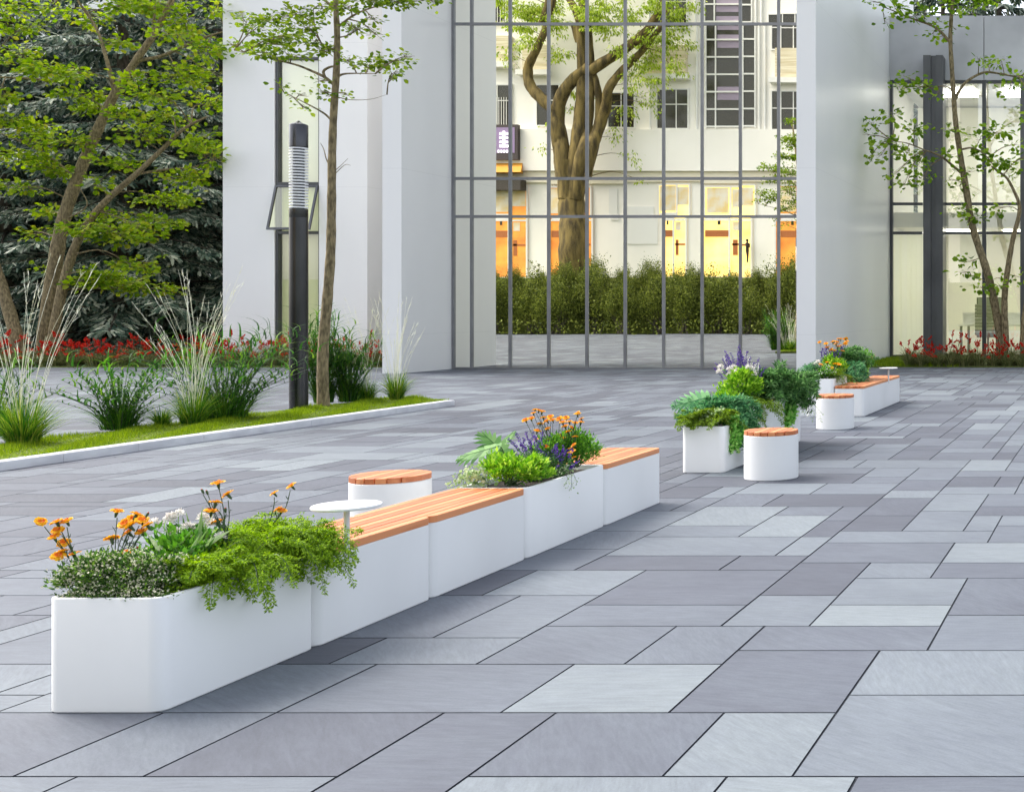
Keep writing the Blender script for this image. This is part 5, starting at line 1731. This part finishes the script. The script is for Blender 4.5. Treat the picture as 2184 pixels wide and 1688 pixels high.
# old spreading tree
M['leaf_d'] = leaf_mat('old_tree_leaf', [(0.132, 0.209, 0.017), (0.242, 0.352, 0.022), (0.396, 0.506, 0.055), (0.55, 0.605, 0.176)], .5)
YV = 89.0
def pr(l, j=0.4): return [WR(x, y, YV + (rng.uniform(-j, j) if i else 0)) for i, (x, y) in enumerate(l)]
limbs = [(pr([(1222, 600), (1221, 520), (1222, 440), (1223, 380), (1222, 340)]), 1.02, .80),
         (pr([(1213, 420), (1206, 340), (1196, 280), (1178, 238), (1148, 210), (1124, 182), (1120, 145), (1136, 110), (1158, 60), (1175, 0), (1180, -80)]), .62, .14),
         (pr([(1214, 420), (1206, 320), (1196, 255), (1208, 200), (1252, 152), (1320, 108), (1375, 62), (1408, 8), (1440, -60)]), .60, .2),
         (pr([(1226, 420), (1236, 320), (1244, 250), (1249, 170), (1246, 80), (1236, 0), (1240, -100)]), .55, .2),
         (pr([(1232, 420), (1248, 330), (1268, 275), (1284, 228), (1290, 190), (1318, 152), (1360, 110), (1400, 60), (1430, 20)]), .52, .14),
         (pr([(1236, 400), (1262, 300), (1270, 230), (1264, 180), (1255, 150)]), .36, .2),
         (pr([(1244, 90), (1225, 30), (1205, -5), (1180, -30), (1120, -80)]), .34, .1)]
co = [(1090, 60, 60, 50), (1070, 120, 30, 40), (1130, 40, 60, 40), (1185, 60, 50, 40), (1160, 20, 60, 30), (1205, 120, 40, 30), (1290, 60, 50, 40), (1320, 120, 40, 40), (1340, 40, 50, 40), (1380, 130, 50, 50), (1350, 180, 40, 50), (1330, 240, 30, 50), (1310, 300, 24, 50), (1340, 340, 20, 40), (1400, 90, 60, 50), (1430, 40, 50, 50), (1450, 90, 40, 40), (1440, 150, 40, 40), (1400, 180, 36, 40), (1390, 230, 24, 40), (1170, 270, 14, 30), (1150, 320, 16, 20), (1225, 200, 26, 30), (1225, 235, 20, 26), (1370, 390, 10, 20), (1470, 20, 40, 40), (1260, 20, 60, 40),
      (1120, 90, 40, 40), (1240, 40, 60, 50), (1360, 90, 50, 44), (1420, 110, 44, 50), (1310, 20, 60, 44), (1400, 20, 60, 40), (1080, 20, 50, 40), (1340, 150, 34, 50), (1370, 210, 24, 44), (1110, -60, 90, 60), (1220, -80, 90, 60), (1330, -70, 90, 60), (1440, -70, 90, 60), (1280, -180, 140, 70), (1060, -20, 50, 40)]
def clr(lst): return [(WR(x, y, YV + rng.uniform(-1.2, 1.2)), rx * YV / F_D, rz * YV / F_D) for (x, y, rx, rz) in lst]
tree('spreading_tree', WR(1222, 565, YV) * np.array((1, 1, 0)) + np.array((0, 0, 3.8)), limbs, clr(co), .26, M['leaf_d'], M['old_bark'], 'old tree with thick forking limbs and hanging leaves, mirrored in the glass front', 13, .62, cat='tree', tmpl=T_OVAL, droop=1.8, n_per=150)
tree('corner_tree', WR(1720, 560, 88) * np.array((1, 1, 0)) + np.array((0, 0, 3.8)), [(pr([(1715, 565), (1712, 450), (1700, 340), (1690, 260)]), .16, .05)],
     clr([(1690, 300, 26, 20), (1670, 340, 30, 20), (1695, 360, 30, 24), (1650, 365, 24, 14), (1690, 400, 26, 30), (1680, 440, 20, 20), (1710, 320, 30, 30)]), .22, M['leaf_b'], M['bark'], 'small leafy tree mirrored at the right edge of the glass, before an orange shop', 8, .5, tmpl=T_OVAL)

# apartment block with shops
YW = 92.0
WYF = 2 * GY - YW            # facade plane, facing +Y
M['apt'] = noise_mat('apartment_render', (0.86, 0.83, 0.76), (0.91, 0.88, 0.82), (.2, .2, .2), .9)
M['apt_win'] = plain('apartment_window', (0.035, 0.032, 0.022), .15)
M['apt_frame'] = plain('apartment_frame', (0.78, 0.77, 0.73), .5)
M['louvre'] = noise_mat('beige_louvre', (0.55, 0.46, 0.28), (0.78, 0.72, 0.55), (.4, .4, 14), .8)
M['shop_y'] = noise_mat('lit_shop_yellow', (0.78, 0.48, 0.10), (0.85, 0.64, 0.24), (.3, .3, .5), .6)
M['shop_o'] = noise_mat('lit_shop_orange', (0.50, 0.15, 0.02), (0.72, 0.32, 0.05), (.4, .4, .6), .6)
for mm, st in (('shop_y', .62), ('shop_o', .30)):
    nt = M[mm].node_tree
    bs = nt.nodes['Principled BSDF']
    nt.links.new(bs.inputs['Base Color'].links[0].from_socket, bs.inputs['Emission Color'])
    bs.inputs['Emission Strength'].default_value = st
M['poster'] = noise_mat('shop_poster', (0.80, 0.74, 0.62), (0.80, 0.60, 0.25), (1.2, 1.2, 1.2), .7)
M['counter'] = plain('shop_counter', (0.42, 0.13, 0.03), .6)
apt = thing('apartment_building', (-28, WYF, 4.9), 'white apartment block with shops at its foot, mirrored in the glass front', 'building')
def ax(x): return xs(x, YW)
def az_(y): return zs(y, YW)
b = MB()
b.box(ax(900), ax(1990), WYF - 14, WYF, 3.88, 31)
b.build('wall', M['apt'], parent=apt, base=(-28, WYF - 1, 4.9))
def panel(name, x0, x1, y0, y1, mat, d=.08, parent=None, o=0.0):
    q = MB()
    q.box(ax(x0), ax(x1), WYF + .002 + o, WYF + d + o, az_(y1), az_(y0))
    return q.build(name, mat, parent=parent or apt, base=((ax(x0)), WYF, az_(y1)))
def window(x0, x1, y0, y1, nx=3, bars=0, ny=2):
    w = panel('window', x0, x1, y0, y1, M['apt_win'], .05)
    q = MB()
    fw_ = .07
    X0, X1, Z0, Z1 = ax(x0), ax(x1), az_(y1), az_(y0)
    ya, yb = WYF + .053, WYF + .12
    q.box(X0 - .1, X0, ya - .05, yb, Z0 - .1, Z1 + .1); q.box(X1, X1 + .1, ya - .05, yb, Z0 - .1, Z1 + .1)
    q.box(X0, X1, ya - .05, yb, Z1, Z1 + .1); q.box(X0, X1, ya - .05, yb + .06, Z0 - .1, Z0)
    for k in range(1, nx):
        xx = X0 + (X1 - X0) * k / nx
        q.box(xx - fw_ / 2, xx + fw_ / 2, ya, yb - .01, Z0, Z1)
    for k in range(1, ny):
        zz = Z0 + (Z1 - Z0) * (k / ny + .12)
        q.box(X0, X1, ya + .001, yb - .02, zz - fw_ / 2, zz + fw_ / 2)
    for k in range(bars):
        xx = X0 + (X1 - X0) * (k + .5) / bars
        q.box(xx - .02, xx + .02, yb + .005, yb + .03, Z0, Z0 + (Z1 - Z0) * .7)
    q.build('frame', M['apt_frame'], parent=w, base=(X0, WYF, Z0))
    return w
for (x0, x1, y0, y1, nx, bars) in ((1000, 1085, 183, 268, 3, 16), (1000, 1085, -40, 50, 3, 14), (1140, 1200, 183, 268, 2, 0), (1395, 1467, 192, 274, 3, 0), (1395, 1467, -30, 60, 3, 0), (1640, 1720, 196, 290, 3, 0), (1640, 1720, 32, 106, 3, 0), (1290, 1345, 200, 272, 2, 0), (1790, 1850, 196, 290, 3, 0), (1790, 1850, 32, 106, 3, 0), (940, 975, 183, 268, 2, 0)):
    window(x0, x1, y0, y1, nx, bars)
for (x0, x1, y0, y1) in ((1040, 1088, 80, 135), (1115, 1178, 100, 152), (1380, 1467, 100, 160), (1650, 1730, 106, 168), (1800, 1860, 106, 168)):
    panel('louvre_box', x0, x1, y0, y1, M['louvre'], .55)
    panel('ledge', x0 - 12, x1 + 6, y1 + 1, y1 + 12, M['apt_frame'], .8)
# stairwell glazing
stw = panel('stair_window', 1503, 1604, -120, 272, M['apt_win'], .05)
q = MB()
for k in range(12):
    y = 270 - k * 37
    q.box(ax(1503), ax(1604), WYF + .053, WYF + .16, az_(y) - .06, az_(y) + .06)
for x in (1503, 1524, 1578, 1604):
    q.box(ax(x) - .05, ax(x) + .05, WYF + .054, WYF + .15, az_(275), az_(-120))
q.build('frame', M['apt_frame'], parent=stw, base=(ax(1503), WYF, az_(272)))
M['tint_blind'] = plain('tinted_blind', (0.34, 0.28, 0.36), .7)
for k, y in enumerate((5, 42, 80, 117, 154, 191, 228)):
    if k in (0, 1, 2, 5):
        panel('blind', 1527, 1575, y - 6, y + 22, M['tint_blind'], .003, stw, .05)
for x in (1487, 1613, 1625, 1380):
    q = MB()
    q.tube([(ax(x), WYF + .12, az_(280)), (ax(x), WYF + .12, az_(-150))], .09, 8)
    q.build('downpipe', M['apt_frame'], parent=apt, base=(ax(x), WYF, az_(280)), smooth=60)
panel('fascia_band', 985, 1900, 278, 366, M['apt'], .5)
panel('cornice', 985, 1900, 366.5, 390, noise_mat('cream_cornice', (.72, .66, .52), (.80, .75, .62), (.3, .3, .3), .9), .25)
for (x0, x1, mat) in ((1046, 1123, 'shop_o'), (1173, 1262, 'shop_o'), (1406, 1466, 'shop_y'), (1503, 1605, 'shop_y'), (1655, 1740, 'shop_o'), (1790, 1870, 'shop_y')):
    w = panel('shop_window', x0, x1, 396, 590, M[mat], .04)
    q = MB()
    X0, X1, Z0, Z1 = ax(x0), ax(x1), az_(590), az_(396)
    for xx in (X0, (X0 * .45 + X1 * .55), X1):
        q.box(xx - .06, xx + .06, WYF + .043, WYF + .14, Z0, Z1)
    for yy in (396, 470):
        q.box(X0, X1, WYF + .044, WYF + .13, az_(yy) - .06, az_(yy) + .06)
    q.build('frame', M['apt_frame'], parent=w, base=(X0, WYF, Z0))
    wd = x1 - x0
    for (nm, u0, u1, ya, yb, mat2) in (('poster', .05, .50, 399, 452, 'poster'), ('poster', .58, .95, 402, 440, 'poster'), ('shelf', .04, .52, 456, 468, 'apt_frame'), ('counter', .04, .53, 492, 506, 'counter'), ('table', .60, .95, 520, 524, 'counter'), ('chair', .62, .72, 512, 545, 'counter'), ('picture', .62, .80, 474, 492, 'poster'), ('pendant_lamp', .30, .36, 472, 480, 'apt_win')):
        panel(nm, x0 + wd * u0, x0 + wd * u1, ya, yb, M[mat2], .03, w, .042)
for (x0, x1, y0, y1) in ((1300, 1318, 400, 470), (1330, 1396, 442, 520)):
    panel('wall_panel', x0, x1, y0, y1, M['apt_frame'], .06)
panel('dark_canopy', 1030, 1123, 386, 408, plain('dark_canopy', (.05, .04, .03), .6), .9, None, .26)
aw = MB()
aw.add([(ax(1030), WYF + .3, az_(345)), (ax(1113), WYF + .3, az_(345)), (ax(1123), WYF + 1.4, az_(372)), (ax(1020), WYF + 1.4, az_(372)), (ax(1030), WYF + .3, az_(372)), (ax(1113), WYF + .3, az_(372))], [(0, 1, 2, 3), (0, 3, 4), (1, 5, 2), (4, 3, 2, 5)])
aw.build('awning', plain('orange_awning', (.62, .28, .03), .7), parent=apt, base=(ax(1070), WYF, az_(360)))
sg = thing('shop_sign', (ax(1075), WYF + .6, az_(345)), 'dark framed shop sign with two white characters, mirrored at the left of the glass front', 'sign')
q = MB(); q.box(ax(1030), ax(1110), WYF + .52, WYF + .9, az_(344), az_(270)); q.build('sign_box', plain('sign_frame', (.05, .035, .035), .5), parent=sg, base=(ax(1075), WYF, az_(344)))
q = MB(); q.box(ax(1032), ax(1104), WYF + .903, WYF + .92, az_(330), az_(276)); q.build('sign_face', plain('sign_face', (.28, .20, .36), .5), parent=sg, base=(ax(1075), WYF, az_(330)))
M['sign_white'] = plain('sign_letters', (.9, .88, .95), .5, emit=.8)
q = MB()
for cx_ in (1056, 1083):
    for (dx, dy, w_, h_) in ((-9, -15, 18, 5), (-9, -6, 18, 4), (-9, 3, 18, 4), (-2.5, -18, 5, 34), (-9, 11, 7, 5), (3, 11, 7, 5)):
        q.box(ax(cx_ + dx), ax(cx_ + dx + w_), WYF + .923 + .001 * abs(dx), WYF + .95 + .001 * abs(dx), az_(302 + dy + h_), az_(302 + dy))
for k in range(5):
    q.box(ax(1070 + k * 6), ax(1073.5 + k * 6), WYF + .923, WYF + .95, az_(329), az_(324))
q.build('characters', M['sign_white'], parent=sg, base=(ax(1070), WYF, az_(330)))
# woman standing in the lit shop, and two cafe tables, small
pw = MB()
pX, pY, pZ = ax(1600), WYF + .6, az_(560)
iv = [((0, 0, 0), .05), ((.02, 0, .45), .07), ((.0, 0, .85), .12), ((0, .02, 1.1), .11), ((0, .03, 1.38), .15), ((0, .03, 1.5), .05), ((0, .05, 1.62), .10), ((0, .05, 1.74), .07)]
pw.tube([(pX + p[0], pY + p[1], pZ + p[2]) for p, r in iv], [r for p, r in iv], 10)
pw.tube([(pX + .15, pY, pZ + 1.38), (pX + .2, pY + .12, pZ + 1.1), (pX + .05, pY + .3, pZ + 1.2)], [.05, .04, .03], 6)
tag(pw.build('person', plain('dark_clothes', (.03, .02, .015), .8), base=(pX, pY, pZ), smooth=80), 'woman in dark clothes standing by the yellow shop window, mirrored in the glass', 'person')
for ob in list(bpy.data.objects):
    if '_b' in ob:
        del ob['_b']
